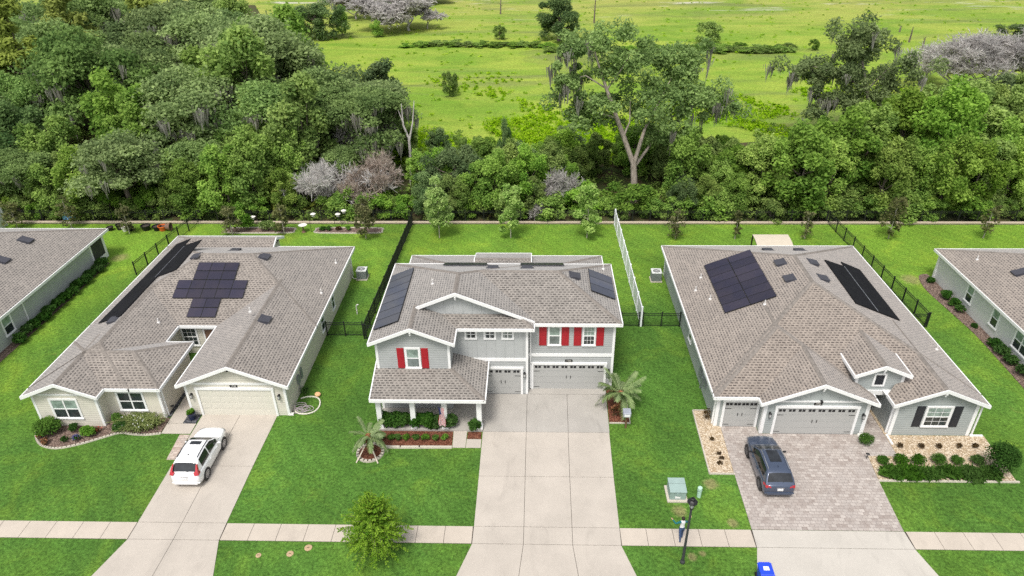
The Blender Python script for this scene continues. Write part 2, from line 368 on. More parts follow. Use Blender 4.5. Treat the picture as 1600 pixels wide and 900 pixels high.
    M['flag_red'] = plain('flag_red_cloth', (.42, .02, .035), .8); M['flag_blue'] = plain('flag_blue_cloth', (.03, .04, .14), .8); M['flag_white'] = plain('flag_white_cloth', (.75, .75, .75), .8)
    M['skin'] = plain('skin', (.48, .29, .2), .6, var=.04); M['hair'] = plain('dark_hair', (.03, .02, .015), .7); M['tee'] = plain('white_cotton', (.72, .72, .74), .9); M['teal'] = plain('teal_cloth', (.012, .13, .145), .9); M['jeans'] = plain('blue_denim', (.045, .075, .16), .9); M['lamp_glass'] = plain('frosted_lantern_glass', (.55, .55, .54), .25, .5)
    M['sign_grey'] = plain('grey_mailbox_steel', (.33, .35, .39), .4, metal=.3); M['wood_brown'] = plain('brown_post_wood', (.16, .09, .05), .8); M['sand'] = plain('bare_sandy_soil', (.36, .27, .17), .95, var=.2); M['lid'] = plain('tan_valve_lid', (.42, .30, .18), .7); M['stone_white'] = plain('white_stone', (.70, .68, .62), .8)
mats()

# ------------------------------------------------------------------ roofs: union of hip / gable volumes, exact plane pieces
def vol(x0, x1, y0, y1, e, k, W='H', E='H', S='H', N='H'):
    pl = []
    if W == 'H': pl.append((k, 0, e-k*x0))
    if E == 'H': pl.append((-k, 0, e+k*x1))
    if S == 'H': pl.append((0, k, e-k*y0))
    if N == 'H': pl.append((0, -k, e+k*y1))
    return dict(r=(x0, x1, y0, y1), e=e, k=k, pl=pl, s=dict(W=W, E=E, S=S, N=N))
def clip(P, a, b, c):
    out = []
    for i in range(len(P)):
        p, q = P[i], P[(i+1) % len(P)]; dp, dq = a*p[0]+b*p[1]+c, a*q[0]+b*q[1]+c
        if dp >= 0: out.append(p)
        if (dp > 0 > dq) or (dp < 0 < dq):
            t = dp/(dp-dq); out.append((p[0]+(q[0]-p[0])*t, p[1]+(q[1]-p[1])*t))
    return out
def area(P): return abs(sum(P[i][0]*P[(i+1) % len(P)][1]-P[(i+1) % len(P)][0]*P[i][1] for i in range(len(P))))/2 if len(P) > 2 else 0
def subtract(polys, hps):
    res = []
    for P in polys:
        rem = P
        for a, b, c in hps:
            o = clip(rem, -a, -b, -c)
            if area(o) > 2e-4: res.append(o)
            rem = clip(rem, a, b, c)
            if area(rem) < 2e-4: break
    return res
def rect_hp(r): return [(1, 0, -r[0]), (-1, 0, r[1]), (0, 1, -r[2]), (0, -1, r[3])]
def vh(v, x, y):
    r = v['r']
    if r[0]-1e-6 <= x <= r[1]+1e-6 and r[2]-1e-6 <= y <= r[3]+1e-6: return min(a*x+b*y+c for a, b, c in v['pl'])
    return -9
def roof_h(vols, x, y): return max(vh(v, x, y) for v in vols)
def runs(p, q, keep, n=None):
    """maximal sub-segments of p-q on which keep(x, y) holds"""
    L = math.dist(p, q); n = n or max(8, int(L/.04)); out = []; st = None
    for i in range(n+1):
        t = i/n; ok = keep(p[0]+(q[0]-p[0])*t, p[1]+(q[1]-p[1])*t)
        if ok and st is None: st = t
        if st is not None and (not ok or i == n):
            en = t if ok else (i-1)/n
            if (en-st)*L > .08: out.append((st, en))
            st = None
    return [((p[0]+(q[0]-p[0])*a, p[1]+(q[1]-p[1])*a), (p[0]+(q[0]-p[0])*b, p[1]+(q[1]-p[1])*b)) for a, b in out]
def make_roof(parent, vols, mat, holes=(), drop=.2, caps=True, name='roof', emit=None):
    rb, fb, sb = MB(), MB(), MB()
    inh = lambda x, y: any(h[0] < x < h[1] and h[2] < y < h[3] for h in holes)
    for i, v in enumerate(vols):
        if emit is not None and i not in emit: continue
        r = v['r']; base = [(r[0], r[2]), (r[1], r[2]), (r[1], r[3]), (r[0], r[3])]
        # soffit lid
        sd = v['s']; si = (r[0]+.42*(sd['W'] == 'G'), r[1]-.42*(sd['E'] == 'G'), r[2]+.42*(sd['S'] == 'G'), r[3]-.42*(sd['N'] == 'G'))
        S = [[(si[0], si[2]), (si[1], si[2]), (si[1], si[3]), (si[0], si[3])]]
        for h in list(holes)+v.get('holes', []): S = subtract(S, rect_hp(h))
        for P in S: sb.poly([(x, y, v['e']-drop+.02+.004*i) for x, y in reversed(P)])
        for pi, p in enumerate(v['pl']):
            F = base
            for q in v['pl']:
                if q is not p: F = clip(F, q[0]-p[0], q[1]-p[1], q[2]-p[2])
            if area(F) < 1e-3: continue
            # ridge and hip caps on the shared edges
            if caps:
                for a in range(len(F)):
                    A, B = F[a], F[(a+1) % len(F)]
                    for qi, q in enumerate(v['pl']):
                        if qi <= pi: continue
                        d = lambda P: abs((q[0]-p[0])*P[0]+(q[1]-p[1])*P[1]+q[2]-p[2])
                        if d(A) < 1e-4 and d(B) < 1e-4:
                            keep = lambda x, y: not inh(x, y) and all(vh(w, x, y) <= vh(v, x, y)+.012 for j, w in enumerate(vols) if j != i)
                            for C, D in runs(A, B, keep):
                                h3 = lambda P: Vector((P[0], P[1], p[0]*P[0]+p[1]*P[1]+p[2]+.028))
                                C3, D3 = h3(C), h3(D); t = (D3-C3).normalized()
                                for pp in (p, q):
                                    n = Vector((-pp[0], -pp[1], 1)).normalized(); w = n.cross(t)
                                    g = Vector((pp[0], pp[1], 0))
                                    if w.dot(g) > 0: w = -w
                                    w = w*.15; lo = Vector((0, 0, -.022))
                                    rb.poly([C3, D3, D3+w+lo*.6, C3+w+lo*.6], 1); rb.poly([C3+w+lo*.6, D3+w+lo*.6, D3+w+lo*1.6, C3+w+lo*1.6], 1)
            polys = [F]
            for h in list(holes)+v.get('holes', []): polys = subtract(polys, rect_hp(h))
            for j, w in enumerate(vols):
                if j == i: continue
                eps = -1e-3 if j < i else 1e-3
                polys = subtract(polys, rect_hp(w['r'])+[(q[0]-p[0], q[1]-p[1], q[2]-p[2]-eps) for q in w['pl']])
            g = math.hypot(p[0], p[1]); up = (p[0]/g, p[1]/g); al = (-up[1], up[0]); sl = math.sqrt(1+g*g)
            for P in polys:
                if area(P) < 1e-3: continue
                if sum(P[a][0]*P[(a+1) % len(P)][1]-P[(a+1) % len(P)][0]*P[a][1] for a in range(len(P))) < 0: P = P[::-1]
                rb.poly([(x, y, p[0]*x+p[1]*y+p[2]) for x, y in P], 0, [(x*al[0]+y*al[1]+31*i, (x*up[0]+y*up[1])*sl) for x, y in P])
        # fascia, gutters and rake boards
        for side, A, B, o in (('S', base[0], base[1], (0, -1)), ('E', base[1], base[2], (1, 0)), ('N', base[2], base[3], (0, 1)), ('W', base[3], base[0], (-1, 0))):
            s = v['s'][side]
            if s == 'X': continue
            oth = [w for j, w in enumerate(vols) if j != i]
            if s == 'H':
                ear = vols[:i]
                keep = lambda x, y: not inh(x, y) and all(vh(w, x+o[0]*.04, y+o[1]*.04) < v['e']-.05 for w in oth) and not any(abs(vh(w, x-o[0]*.06, y-o[1]*.06)-vh(v, x-o[0]*.06, y-o[1]*.06)) < 2e-3 for w in ear)
                for C, D in runs(A, B, keep):
                    x0, x1 = sorted((C[0], D[0])); y0, y1 = sorted((C[1], D[1]))
                    if o[0]: xs = sorted((x0-o[0]*.012, x0+o[0]*.055)); fb.box(xs[0], xs[1], y0-.03, y1+.03, v['e']-drop, v['e']+.018)
                    else: ys = sorted((y0-o[1]*.012, y0+o[1]*.055)); fb.box(x0-.03, x1+.03, ys[0], ys[1], v['e']-drop, v['e']+.018)
            else:
                mid = ((A[0]+B[0])/2, (A[1]+B[1])/2)
                keep = lambda x, y: not inh(x, y) and all(vh(w, x+o[0]*.03, y+o[1]*.03) < vh(v, x, y)-.03 for w in oth)
                for P, Q in ((A, mid), (mid, B)):
                    for C, D in runs(P, Q, keep):
                        zc, zd = vh(v, *C), vh(v, *D); O = Vector((o[0]*.06, o[1]*.06, 0)); I = Vector((-o[0]*.012, -o[1]*.012, 0))
                        c, d = Vector((C[0], C[1], 0)), Vector((D[0], D[1], 0)); Z = lambda z: Vector((0, 0, z))
                        fb.hexa([c+I+Z(zc-drop), d+I+Z(zd-drop), d+O+Z(zd-drop), c+O+Z(zc-drop), c+I+Z(zc+.03), d+I+Z(zd+.03), d+O+Z(zd+.03), c+O+Z(zc+.03)])
    ro = rb.build(name, [mat, M['ridge']], parent); fb.build('fascia', M['white'], parent); sb.build('soffit', M['white'], parent)
    return ro
def on_plane(p, x, y):
    z = p[0]*x+p[1]*y+p[2]; n = Vector((-p[0], -p[1], 1)).normalized(); up = Vector((p[0], p[1], p[0]**2+p[1]**2)).normalized()
    return Vector((x, y, z)), up.cross(n), up, n      # centre, along eave, up slope, normal
def roof_vent(parent, p, x, y, w=.78, h=.62):
    c, u, v, n = on_plane(p, x, y); b = MB()
    q = lambda a, d, e: c+u*a+v*d+n*e
    b.hexa([q(-w/2, -h/2, .0), q(w/2, -h/2, .0), q(w/2, h/2, .0), q(-w/2, h/2, .0), q(-w/2, -h/2-.05, .17), q(w/2, -h/2-.05, .17), q(w/2, h/2-.05, .05), q(-w/2, h/2-.05, .05)])
    b.hexa([q(-w/2-.1, -h/2, .004), q(w/2+.1, -h/2, .004), q(w/2+.1, h/2+.12, .004), q(-w/2-.1, h/2+.12, .004), q(-w/2-.1, -h/2, .014), q(w/2+.1, -h/2, .014), q(w/2+.1, h/2+.12, .014), q(-w/2-.1, h/2+.12, .014)])
    return b.build('roof_vent', M['vent'], parent)
def vent_pipe(parent, p, x, y):
    c = on_plane(p, x, y)[0]; b = MB(); b.lathe([(.13, -.03), (.11, .06), (.05, .10), (.045, .36), (.03, .37)], c, 10); return b.build('vent_pipe', M['pipe'], parent)

# ------------------------------------------------------------------ walls, windows, doors
def frame_of(side, pos):
    """u along the wall (left to right seen from outside), z up, d outwards"""
    if side == 'S': return lambda u, z, d: (u, pos-d, z)
    if side == 'N': return lambda u, z, d: (-u, pos+d, z)
    if side == 'E': return lambda u, z, d: (pos+d, u, z)
    if side == 'W': return lambda u, z, d: (pos-d, -u, z)
def fbox(b, T, u0, u1, z0, z1, d0, d1, m=0):
    p = [T(u, z, d) for z in (z0, z1) for u, d in ((u0, d0), (u1, d0), (u1, d1), (u0, d1))]
    return b.hexa(p, m)
def window(parent, side, pos, u0, u1, z0, z1, sashes=1, blind=True, grid=False, trim=.1, low='glass', label=None):
    """u0..u1, z0..z1 is the sash opening; white trim boards go round it"""
    T = frame_of(side, pos); b = MB()
    fbox(b, T, u0-trim, u1+trim, z1, z1+trim*1.1, .0, .05); fbox(b, T, u0-trim, u0, z0, z1, .0, .046); fbox(b, T, u1, u1+trim, z0, z1, .0, .046)
    w = (u1-u0)/sashes; zm = (z0+z1)/2; f = .045
    for i in range(sashes):
        a, c = u0+i*w, u0+(i+1)*w
        fbox(b, T, a, a+f, z0, z1, 0, .036); fbox(b, T, c-f, c, z0, z1, 0, .036)
        fbox(b, T, a+f, c-f, z0, z0+f, 0, .034); fbox(b, T, a+f, c-f, z1-f, z1, 0, .034); fbox(b, T, a+f, c-f, zm-.03, zm+.03, 0, .04)
        if grid:
            for zz0, zz1 in ((z0+f, zm-.03), (zm+.03, z1-f)):
                for k in (1, 2): uu = a+f+(w-2*f)*k/3; fbox(b, T, uu-.009, uu+.009, zz0, zz1, 0, .026)
                zz = (zz0+zz1)/2; fbox(b, T, a+f, c-f, zz-.009, zz+.009, 0, .0255)
    o = b.build('window', M['white'], parent); tag(o, label)
    sb = MB(); fbox(sb, T, u0-trim-.03, u1+trim+.03, z0-.09, z0, 0, .085); sb.build('sill', M['white'], o)
    for i in range(sashes):
        a, c = u0+i*w+f*.8, u0+(i+1)*w-f*.8
        for zz0, zz1, m in ((z0+f*.8, zm, low), (zm, z1-f*.8, 'blind' if blind else 'glass')):
            g = MB(); g.poly([T(a, zz0, .014), T(c, zz0, .014), T(c, zz1, .014), T(a, zz1, .014)]); g.build('pane', M[m], o)
    return o
def shutter(parent, side, pos, u0, u1, z0, z1, mat):
    T = frame_of(side, pos); b = MB(); fbox(b, T, u0, u1, z0, z1, 0, .03)
    for a, c in ((z0+.05, (z0+z1)/2-.04), ((z0+z1)/2+.04, z1-.05)): fbox(b, T, u0+.06, u1-.06, a, c, .03, .042)
    return b.build('shutter', mat, parent, bevel=.006)
def small_window(parent, side, pos, u0, u1, z0, z1, pane='glass'):
    T = frame_of(side, pos); b = MB(); t = .13
    fbox(b, T, u0, u1, z1-t, z1, 0, .05); fbox(b, T, u0, u1, z0, z0+t, 0, .06); fbox(b, T, u0, u0+t, z0+t, z1-t, 0, .046); fbox(b, T, u1-t, u1, z0+t, z1-t, 0, .046)
    um, zm = (u0+u1)/2, (z0+z1)/2; fbox(b, T, um-.025, um+.025, z0+t, z1-t, 0, .034); fbox(b, T, u0+t, u1-t, zm-.025, zm+.025, 0, .032)
    o = b.build('window', M['white'], parent); g = MB(); g.poly([T(u0+t-.01, z0+t-.01, .014), T(u1-t+.01, z0+t-.01, .014), T(u1-t+.01, z1-t+.01, .014), T(u0+t-.01, z1-t+.01, .014)]); g.build('pane', M[pane], o); return o
def garage_door(parent, side, pos, u0, u1, h, mat, carriage=True, nlight=8, lift=0):
    T = frame_of(side, pos); z0 = lift+.02; b = MB(); n = 4; s = (h-.02)/n
    for i in range(n):
        fbox(b, T, u0, u1, z0+i*s, z0+(i+1)*s-.014, .0, .02)
        if not carriage:
            k = max(3, int((u1-u0)/.62))
            for j in range(k):
                a = u0+(u1-u0)*(j+.08)/k; c = u0+(u1-u0)*(j+.92)/k; fbox(b, T, a, c, z0+i*s+.1, z0+(i+1)*s-.11, .02, .027)
    o = b.build('garage_door', mat, parent)
    fr = MB(); t = .15
    fbox(fr, T, u0-t, u0, lift, h+lift+.02, 0, .085); fbox(fr, T, u1, u1+t, lift, h+lift+.02, 0, .085); fbox(fr, T, u0-t-.03, u1+t+.03, h+lift+.02, h+lift+.2, 0, .09)
    fr.build('door_frame', M['white'], o)
    th = MB(); fbox(th, T, u0, u1, lift, lift+.02, 0, .03); th.build('bottom_seal', M['dark'], o)
    if carriage:
        g = MB(); zc = z0+3*s+.5*s
        for j in range(nlight):
            c = u0+(u1-u0)*(j+.5)/nlight
            for d in (-.115, .115): fbox(g, T, c+d-.09, c+d+.09, zc-.03, zc+.15, .02, .028)
        each(g, 'door_light', M['dark'], o, 2)
        for zz in (z0+.35*s, z0+2.92*s):
            for a, c in ((u0+.03, u0+.42), (u1-.42, u1-.03)):
                k = MB(); fbox(k, T, a, c, zz-.016, zz+.016, .02, .032); k.build('strap_hinge', M['black'], o)
        um = (u0+u1)/2
        for d in (-.14, .14):
            k = MB(); fbox(k, T, um+d-.018, um+d+.018, z0+1.75*s, z0+2.2*s, .02, .05); k.build('handle', M['black'], o)
    return o
def number_plate(parent, side, pos, u, z, text, w=.5, h=.2):
    T = frame_of(side, pos); b = MB(); fbox(b, T, u-w/2, u+w/2, z-h/2, z+h/2, 0, .03); o = b.build('number_plaque', M['black'], parent)
    cu = bpy.data.curves.new('digits', 'FONT'); cu.body = text; cu.size = .17; cu.align_x = 'CENTER'; cu.align_y = 'CENTER'; cu.extrude = .003
    tmp = bpy.data.objects.new('digits_tmp', cu); COL.objects.link(tmp); bpy.context.view_layer.update()
    me = bpy.data.meshes.new_from_object(tmp.evaluated_get(bpy.context.evaluated_depsgraph_get())); bpy.data.objects.remove(tmp)
    for vv in me.vertices: vv.co = Vector(T(u+vv.co.x, z+vv.co.y, .034+vv.co.z)) - ORG[o.name]
    me.materials.clear(); me.materials.append(M['stone_white']); link('digits', me, o); return o
def wall_lamp(parent, side, pos, u, z):
    T = frame_of(side, pos); b = MB(); fbox(b, T, u-.06, u+.06, z-.02, z+.2, 0, .03); fbox(b, T, u-.02, u+.02, z+.16, z+.2, .03, .16)
    c = T(u, z-.12, .15); b.lathe([(.10, .27), (.02, .36)], c, 8); b.lathe([(.085, -.02), (.085, 0.01)], c, 8)
    for a in range(4): x, y = math.cos(a*1.57+.78)*.08, math.sin(a*1.57+.78)*.08; b.tube([(c[0]+x, c[1]+y, c[2]), (c[0]+x, c[1]+y, c[2]+.27)], .008, 4)
    o = b.build('wall_lantern', M['black'], parent); g = MB(); g.lathe([(.06, .01), (.075, .26)], c, 8); g.build('lantern_glass', M['lamp_glass'], o); return o
def corner(b, x0, x1, y0, y1, z0, z1): b.box(x0, x1, y0, y1, z0, z1)
def gable_panel(b, side, pos, u0, u1, z0, hfun, m=0, th=.12, battens=None, bm=0):
    """wall under a gable: hfun(u) gives the top"""
    T = frame_of(side, pos); um = (u0+u1)/2
    top = [(u0, hfun(u0)), (um, hfun(um)), (u1, hfun(u1))]
    ring = [(u0, z0), (u1, z0)] + [(u, z) for u, z in reversed(top) if z > z0+1e-3]
    n = len(b.v); k = len(ring); b.v += [T(u, z, 0) for u, z in ring]+[T(u, z, -th) for u, z in ring]
    fs = [tuple(range(n, n+k)), tuple(range(n+2*k-1, n+k-1, -1))]+[(n+(i+1) % k, n+i, n+k+i, n+k+(i+1) % k) for i in range(k)]
    for q in fs: b.f.append(q); b.m.append(m); b.uv.append(None)
    if battens:
        u = u0+battens/2
        while u < u1:
            zt = hfun(u)-.03
            if zt > z0+.1: fbox(b, T, u-.022, u+.022, z0, zt, 0, .02, bm)
            u += battens
def battens(b, side, pos, u0, u1, z0, z1, step, m=0):
    T = frame_of(side, pos); u = u0+step/2
    while u < u1: fbox(b, T, u-.022, u+.022, z0, z1, 0, .02, m); u += step
def downspout(b, side, pos, u, z0, z1):
    T = frame_of(side, pos); fbox(b, T, u-.045, u+.045, z0, z1, .0, .075)
def gable_bracket(parent, x, y, z):
    b = MB(); b.box(x-.06, x+.06, y-.05, y+.3, z-.32, z-.2); b.box(x-.045, x+.045, y+.02, y+.12, z-.5, z-.32); return b.build('gable_bracket', M['white'], parent)
def array_of(name, label, cat, p, x0, y0, cols, rows, pw, ph, mat, group=None, gapu=.02, gapv=.03, rail=True):
    """solar panels on a roof plane; x0,y0 = plan point of the lower left corner (looking up the slope)"""
    c, u, v, n = on_plane(p, x0, y0); root = empty(name, c, label, cat, group)
    for r_ in range(rows):
        cc = cols[r_] if isinstance(cols, (list, tuple)) else (0, cols)
        for i in range(cc[1]):
            q = c+u*((cc[0]+i)*(pw+gapu)+pw/2)+v*(r_*(ph+gapv)+ph/2)+n*.11
            b = MB(); b.obox(q, u, v, n, pw/2, ph/2, .018, 1); b.obox(q+n*.0195, u, v, n, pw/2-.02, ph/2-.02, .002, 0)
            b.build('panel', [mat, M['black']], root)
        for d in (.2, .8):
            rb = MB(); L = cc[1]*(pw+gapu); q = c+u*(cc[0]*(pw+gapu)+L/2)+v*(r_*(ph+gapv)+ph*d)+n*.05
            rb.obox(q, u, v, n, L/2, .02, .04); rb.build('rail', M['alu'], root)
    return root
def flat_mat(name, label, cat, p, pts, mat, seam, group=None):
    """thin black pool-heating mat following a roof plane; pts are plan points"""
    c, u, v, n = on_plane(p, *pts[0]); root = empty(name, c, label, cat, group)
    top = [on_plane(p, *q)[0]+n*.09 for q in pts]; bot = [on_plane(p, *q)[0]+n*.03 for q in pts]
    b = MB(); k = len(pts); b.poly(top); b.poly(bot[::-1])
    for i in range(k): b.poly([bot[i], bot[(i+1) % k], top[(i+1) % k], top[i]])
    b.build('heating_mat', mat, root)
    s = MB(); A, B = [on_plane(p, *q)[0]+n*.098 for q in seam]; s.tube([A, B], .02, 6); s.build('header_pipe', M['alu'], root)
    return root

# ------------------------------------------------------------------ houses
K = .4167
def wall_prism(b, pts, z0, z1, mi):
    b.prism(pts, z0, z1, 0); n = len(pts)
    for i in range(n): b.m[-n+i] = mi[i] if i < len(mi) else 0
def cboard(b, x, y, z0, z1, sx, sy, w=.14):
    x0, x1 = sorted((x+sx*.02, x-sx*w)); y0, y1 = sorted((y+sy*.02, y-sy*w)); b.box(x0, x1, y0, y1, z0, z1)
def trim_band(b, side, pos, u0, u1, z0, z1, d=.03): fbox(b, frame_of(side, pos), u0, u1, z0, z1, 0, d)

# --- the two-storey house in the middle
h2 = empty('house', (-2.2, 46, 0), 'two-storey grey house with red shutters and porch, in the middle', 'house', 'houses along the street')
vB = vol(-10.3, .45, 38.8, 46.9, 5.62, K, S='G'); vA = vol(-4., 5.98, 38.68, 46.9, 5.62, K, W='X')
vD = vol(-10.3, -4.85, 36.3, 39.2, 5.62, K, S='G', N='X'); vC = vol(-7.2, .2, 38.05, 39.2, 5.62, K, W='X', N='X')
make_roof(h2, [vD, vB, vA], M['shingle2'], emit=(1, 2)); make_roof(h2, [vD, vC], M['shingle2'])
vP = vol(-10.1, -2.85, 34.3, 38.55, 2.75, .30, W='G', N='X'); make_roof(h2, [vP], M['shingle2'], name='porch_roof')
make_roof(h2, [vol(-10.29, 6.02, 46., 53.8, 2.7, .32, S='X'), vol(-4.65, 0., 49.1, 53.3, 3.2, .3, W='G', E='G')], M['shingle2'], name='rear_roof')
b = MB()
wall_prism(b, [(-9.95, 36.65), (-5.2, 36.65), (-5.2, 38.4), (-.2, 38.4), (-.2, 39.), (5.6, 39.), (5.6, 46.55), (-9.95, 46.55)], 0, 5.46, [0, 0, 1, 0, 0, 0, 0, 0])
wall_prism(b, [(-9.93, 46.5), (5.58, 46.5), (5.58, 53.4), (-9.93, 53.4)], 0, 2.54, [])
gable_panel(b, 'S', 36.65, -9.95, -5.2, 5.46, lambda u: vh(vD, u, 36.65)-.03)
gable_panel(b, 'S', 39.15, -9.6, -.1, 5.5, lambda u: vh(vB, u, 39.15)-.03, 1, battens=.6, bm=1)
battens(b, 'S', 38.4, -5.15, -.25, 3.06, 5.44, .62, 1)
fbox(b, frame_of('S', 38.4), -5.18, -.22, 1., 2.78, 0, .012, 0)
b.build('wall', [M['grey_siding'], M['grey_board']], h2)
b = MB()
for x, y, sx, sy, z0, z1 in ((-9.95, 36.65, -1, -1, 0, 5.44), (-5.2, 36.65, 1, -1, 3.4, 5.44), (5.6, 39., 1, -1, 0, 5.44), (-.2, 38.4, 1, -1, 0, 5.44), (5.6, 46.55, 1, 1, 0, 5.44), (-9.95, 46.55, -1, 1, 0, 5.44)): cboard(b, x, y, z0, z1, sx, sy)
trim_band(b, 'S', 39., -.17, 5.46, 2.78, 3.03, .035); trim_band(b, 'S', 38.4, -5.17, -.34, 2.8, 3.05, .035)
downspout(b, 'S', 38.985, -.02, .1, 5.4); downspout(b, 'W', -9.97, -36.95, .1, 5.4)
each(b, 'trim_board', M['white'], h2)
for x, y, z in ((-7.575, 36.3, 6.72), (-4.925, 38.8, 7.83)): gable_bracket(h2, x, y, z)
window(h2, 'S', 36.65, -8.0, -7.18, 3.55, 5.0, grid=False, low='blind_low'); shutter(h2, 'S', 36.65, -8.6, -8.14, 3.48, 5.06, M['red']); shutter(h2, 'S', 36.65, -7.04, -6.58, 3.48, 5.06, M['red'])
window(h2, 'S', 39., 1.2, 1.95, 3.76, 5.2, trim=.07, low='blind_low'); window(h2, 'S', 39., 3.5, 4.25, 3.76, 5.2, trim=.07, grid=True)
for a in (.55, 2.04, 2.86, 4.36): shutter(h2, 'S', 39., a, a+.5, 3.68, 5.26, M['red'])
for c, m in ((-3.97, 'glass'), (-2.71, 'glass'), (-1.53, 'blind_low')): small_window(h2, 'S', 38.4, c-.42, c+.42, 4.56, 5.38, m)
garage_door(h2, 'S', 39., .18, 5.02, 2.1, M['grey_door']); garage_door(h2, 'S', 38.4, -3.1, -.68, 2.14, M['grey_door'], nlight=4)
number_plate(h2, 'S', 39., 2.58, 2.42, '1752'); wall_lamp(h2, 'S', 39., 5.34, 1.55); wall_lamp(h2, 'S', 38.4, -.42, 1.7)
window(h2, 'S', 36.65, -9.15, -8.35, .7, 2.2); window(h2, 'S', 36.65, -7.0, -6.2, .7, 2.2)
o = garage_door.__doc__
b = MB(); fbox(b, frame_of('S', 38.4), -4.9, -3.95, .12, 2.2, 0, .05); o = b.build('front_door', M['navy'], h2); b = MB(); fbox(b, frame_of('S', 38.4), -5.05, -3.8, .12, 2.35, 0, .04); b.build('door_frame', M['white'], o)
b = MB(); b.ell((-4.02, 38.32, 1.15), (.03, .03, .05), 8, 6); b.build('handle', M['alu'], o)
for x in (-9.72, -7.55, -5.52, -3.3):
    b = MB(); b.box(x-.16, x+.16, 34.62, 34.94, .14, 2.5); b.box(x-.21, x+.21, 34.57, 34.99, .14, .34); b.box(x-.2, x+.2, 34.58, 34.98, 2.36, 2.5); b.build('porch_column', M['white'], h2, bevel=.01)
b = MB(); b.box(-9.95, -3.1, 34.66, 34.9, 2.5, 2.56); b.box(-3.42, -3.18, 34.9, 38.38, 2.5, 2.56); each(b, 'porch_beam', M['white'], h2)
b = MB(); b.prism([(-10., 34.5), (-3.1, 34.5), (-3.1, 38.39), (-5.21, 38.39), (-5.21, 36.64), (-10., 36.64)], 0, .14); b.build('porch_floor', M['concrete_garage'], h2)
pW = vB['pl'][0]; pE = vA['pl'][0]; pN = vA['pl'][2]
roof_vent(h2, pE, 3.04, 42.93); roof_vent(h2, pN, -2.76, 44.4); roof_vent(h2, pN, -.29, 44.4); vent_pipe(h2, pW, -6.69, 41.26); vent_pipe(h2, pE, 5.3, 45.6)
G = 'solar arrays on the roofs'
array_of('solar_array', 'steep column of seven solar panels on the left slope of the two-storey roof', 'solar array', pW, -10.15, 44.75, 7, 1, 1.0, 1.82, M['solar_blue'], G)
array_of('solar_array', 'three solar panels on the right slope of the two-storey roof', 'solar array', pE, 5.76, 41.5, 3, 1, 1.0, 1.85, M['solar_blue'], G)
array_of('solar_array', 'dark solar row on the rear slope of the two-storey roof, left of the vents', 'solar array', pN, -3.3, 46.75, 3, 1, 1.05, 1.6, M['solar'], G)
array_of('solar_array', 'dark solar row on the rear slope of the two-storey roof, right of the vents', 'solar array', pN, 2.4, 46.75, 3, 1, 1.05, 1.6, M['solar'], G)

# --- the cream house to its left
h1 = empty('house', (-24, 46, 0), 'cream single-storey house with two-car garage and cross of solar panels', 'house', 'houses along the street')
v1 = [vol(-32.5, -15.72, 42.65, 55.45, 2.7, K), vol(-23.05, -15.72, 35.6, 47, 2.7, K, S='G', N='X'), vol(-32.5, -25.92, 35.25, 48, 2.7, K, N='X'),
      vol(-32.5, -27.6, 34.38, 40, 2.7, K, S='G', N='X'), vol(-32.5, -23.95, 35.25, 40.55, 2.7, K), vol(-32.5, -22.7, 53.9, 57.55, 2.7, K, E='G')]
make_roof(h1, v1, M['shingle1'])
b = MB()
wall_prism(b, [(-32.15, 34.73), (-27.95, 34.73), (-27.95, 35.6), (-24.3, 35.6), (-24.3, 40.2), (-26.27, 40.2), (-26.27, 43.), (-22.7, 43.), (-22.7, 35.95), (-16.07, 35.95), (-16.07, 55.1), (-23.05, 55.1), (-23.05, 57.2), (-32.15, 57.2)], 0, 2.53, [0, 1, 1, 1, 1, 1, 0, 1, 0, 1, 1, 1, 1, 1])
gable_panel(b, 'S', 34.73, -32.15, -27.95, 2.53, lambda u: vh(v1[3], u, 34.73)-.03); gable_panel(b, 'S', 35.95, -22.7, -16.07, 2.53, lambda u: vh(v1[1], u, 35.95)-.03)
b.build('wall', [M['cream_siding'], M['cream_board']], h1)
b = MB()
for x, y, sx, sy in ((-32.15, 34.73, -1, -1), (-27.95, 34.73, 1, -1), (-24.3, 35.6, 1, -1), (-22.7, 35.95, -1, -1), (-16.07, 35.95, 1, -1), (-16.07, 55.1, 1, 1)): cboard(b, x, y, 0, 2.52, sx, sy)
trim_band(b, 'S', 35.95, -22.7, -16.07, 2.56, 2.72, .03); trim_band(b, 'S', 34.73, -32.13, -27.97, 2.56, 2.66, .03)
downspout(b, 'W', -22.72, -36.1, .05, 2.5); downspout(b, 'E', -24.28, 35.85, .05, 2.5)
each(b, 'trim_board', M['white'], h1)
window(h1, 'S', 34.73, -31., -29.3, .72, 2.2, 2); window(h1, 'S', 35.6, -27.1, -25.45, .7, 2.14, 2, blind=False, grid=False)
window(h1, 'S', 43., -26., -24.95, .75, 2.25, 1, blind=False, grid=True); window(h1, 'E', -16.07, 44.75, 45.5, .75, 2.1, blind=False); window(h1, 'E', -16.07, 47.95, 48.6, .75, 2.1, blind=False)
b = MB(); fbox(b, frame_of('S', 43.), -24.3, -23.35, .05, 2.15, 0, .04); o = b.build('front_door', M['terra'], h1); b = MB(); fbox(b, frame_of('S', 43.), -24.42, -23.23, .05, 2.28, 0, .03); b.build('door_frame', M['white'], o)
garage_door(h1, 'S', 35.95, -21.85, -16.97, 2.14, M['cream_door'], carriage=False); number_plate(h1, 'S', 35.95, -19.4, 2.45, '1748')
wall_lamp(h1, 'S', 35.95, -22.33, 1.66); wall_lamp(h1, 'S', 35.95, -16.52, 1.62)
b = MB(); b.box(-16.07, -15.93, 38.1, 38.5, .9, 1.5); b.box(-16.07, -15.98, 38.9, 39.2, .8, 1.6); b.tube([(-16., 38.3, .9), (-16., 38.3, .05)], .03); b.build('meter_box', M['ac'], h1)
pW1, pE1, pS1, pN1 = v1[0]['pl']
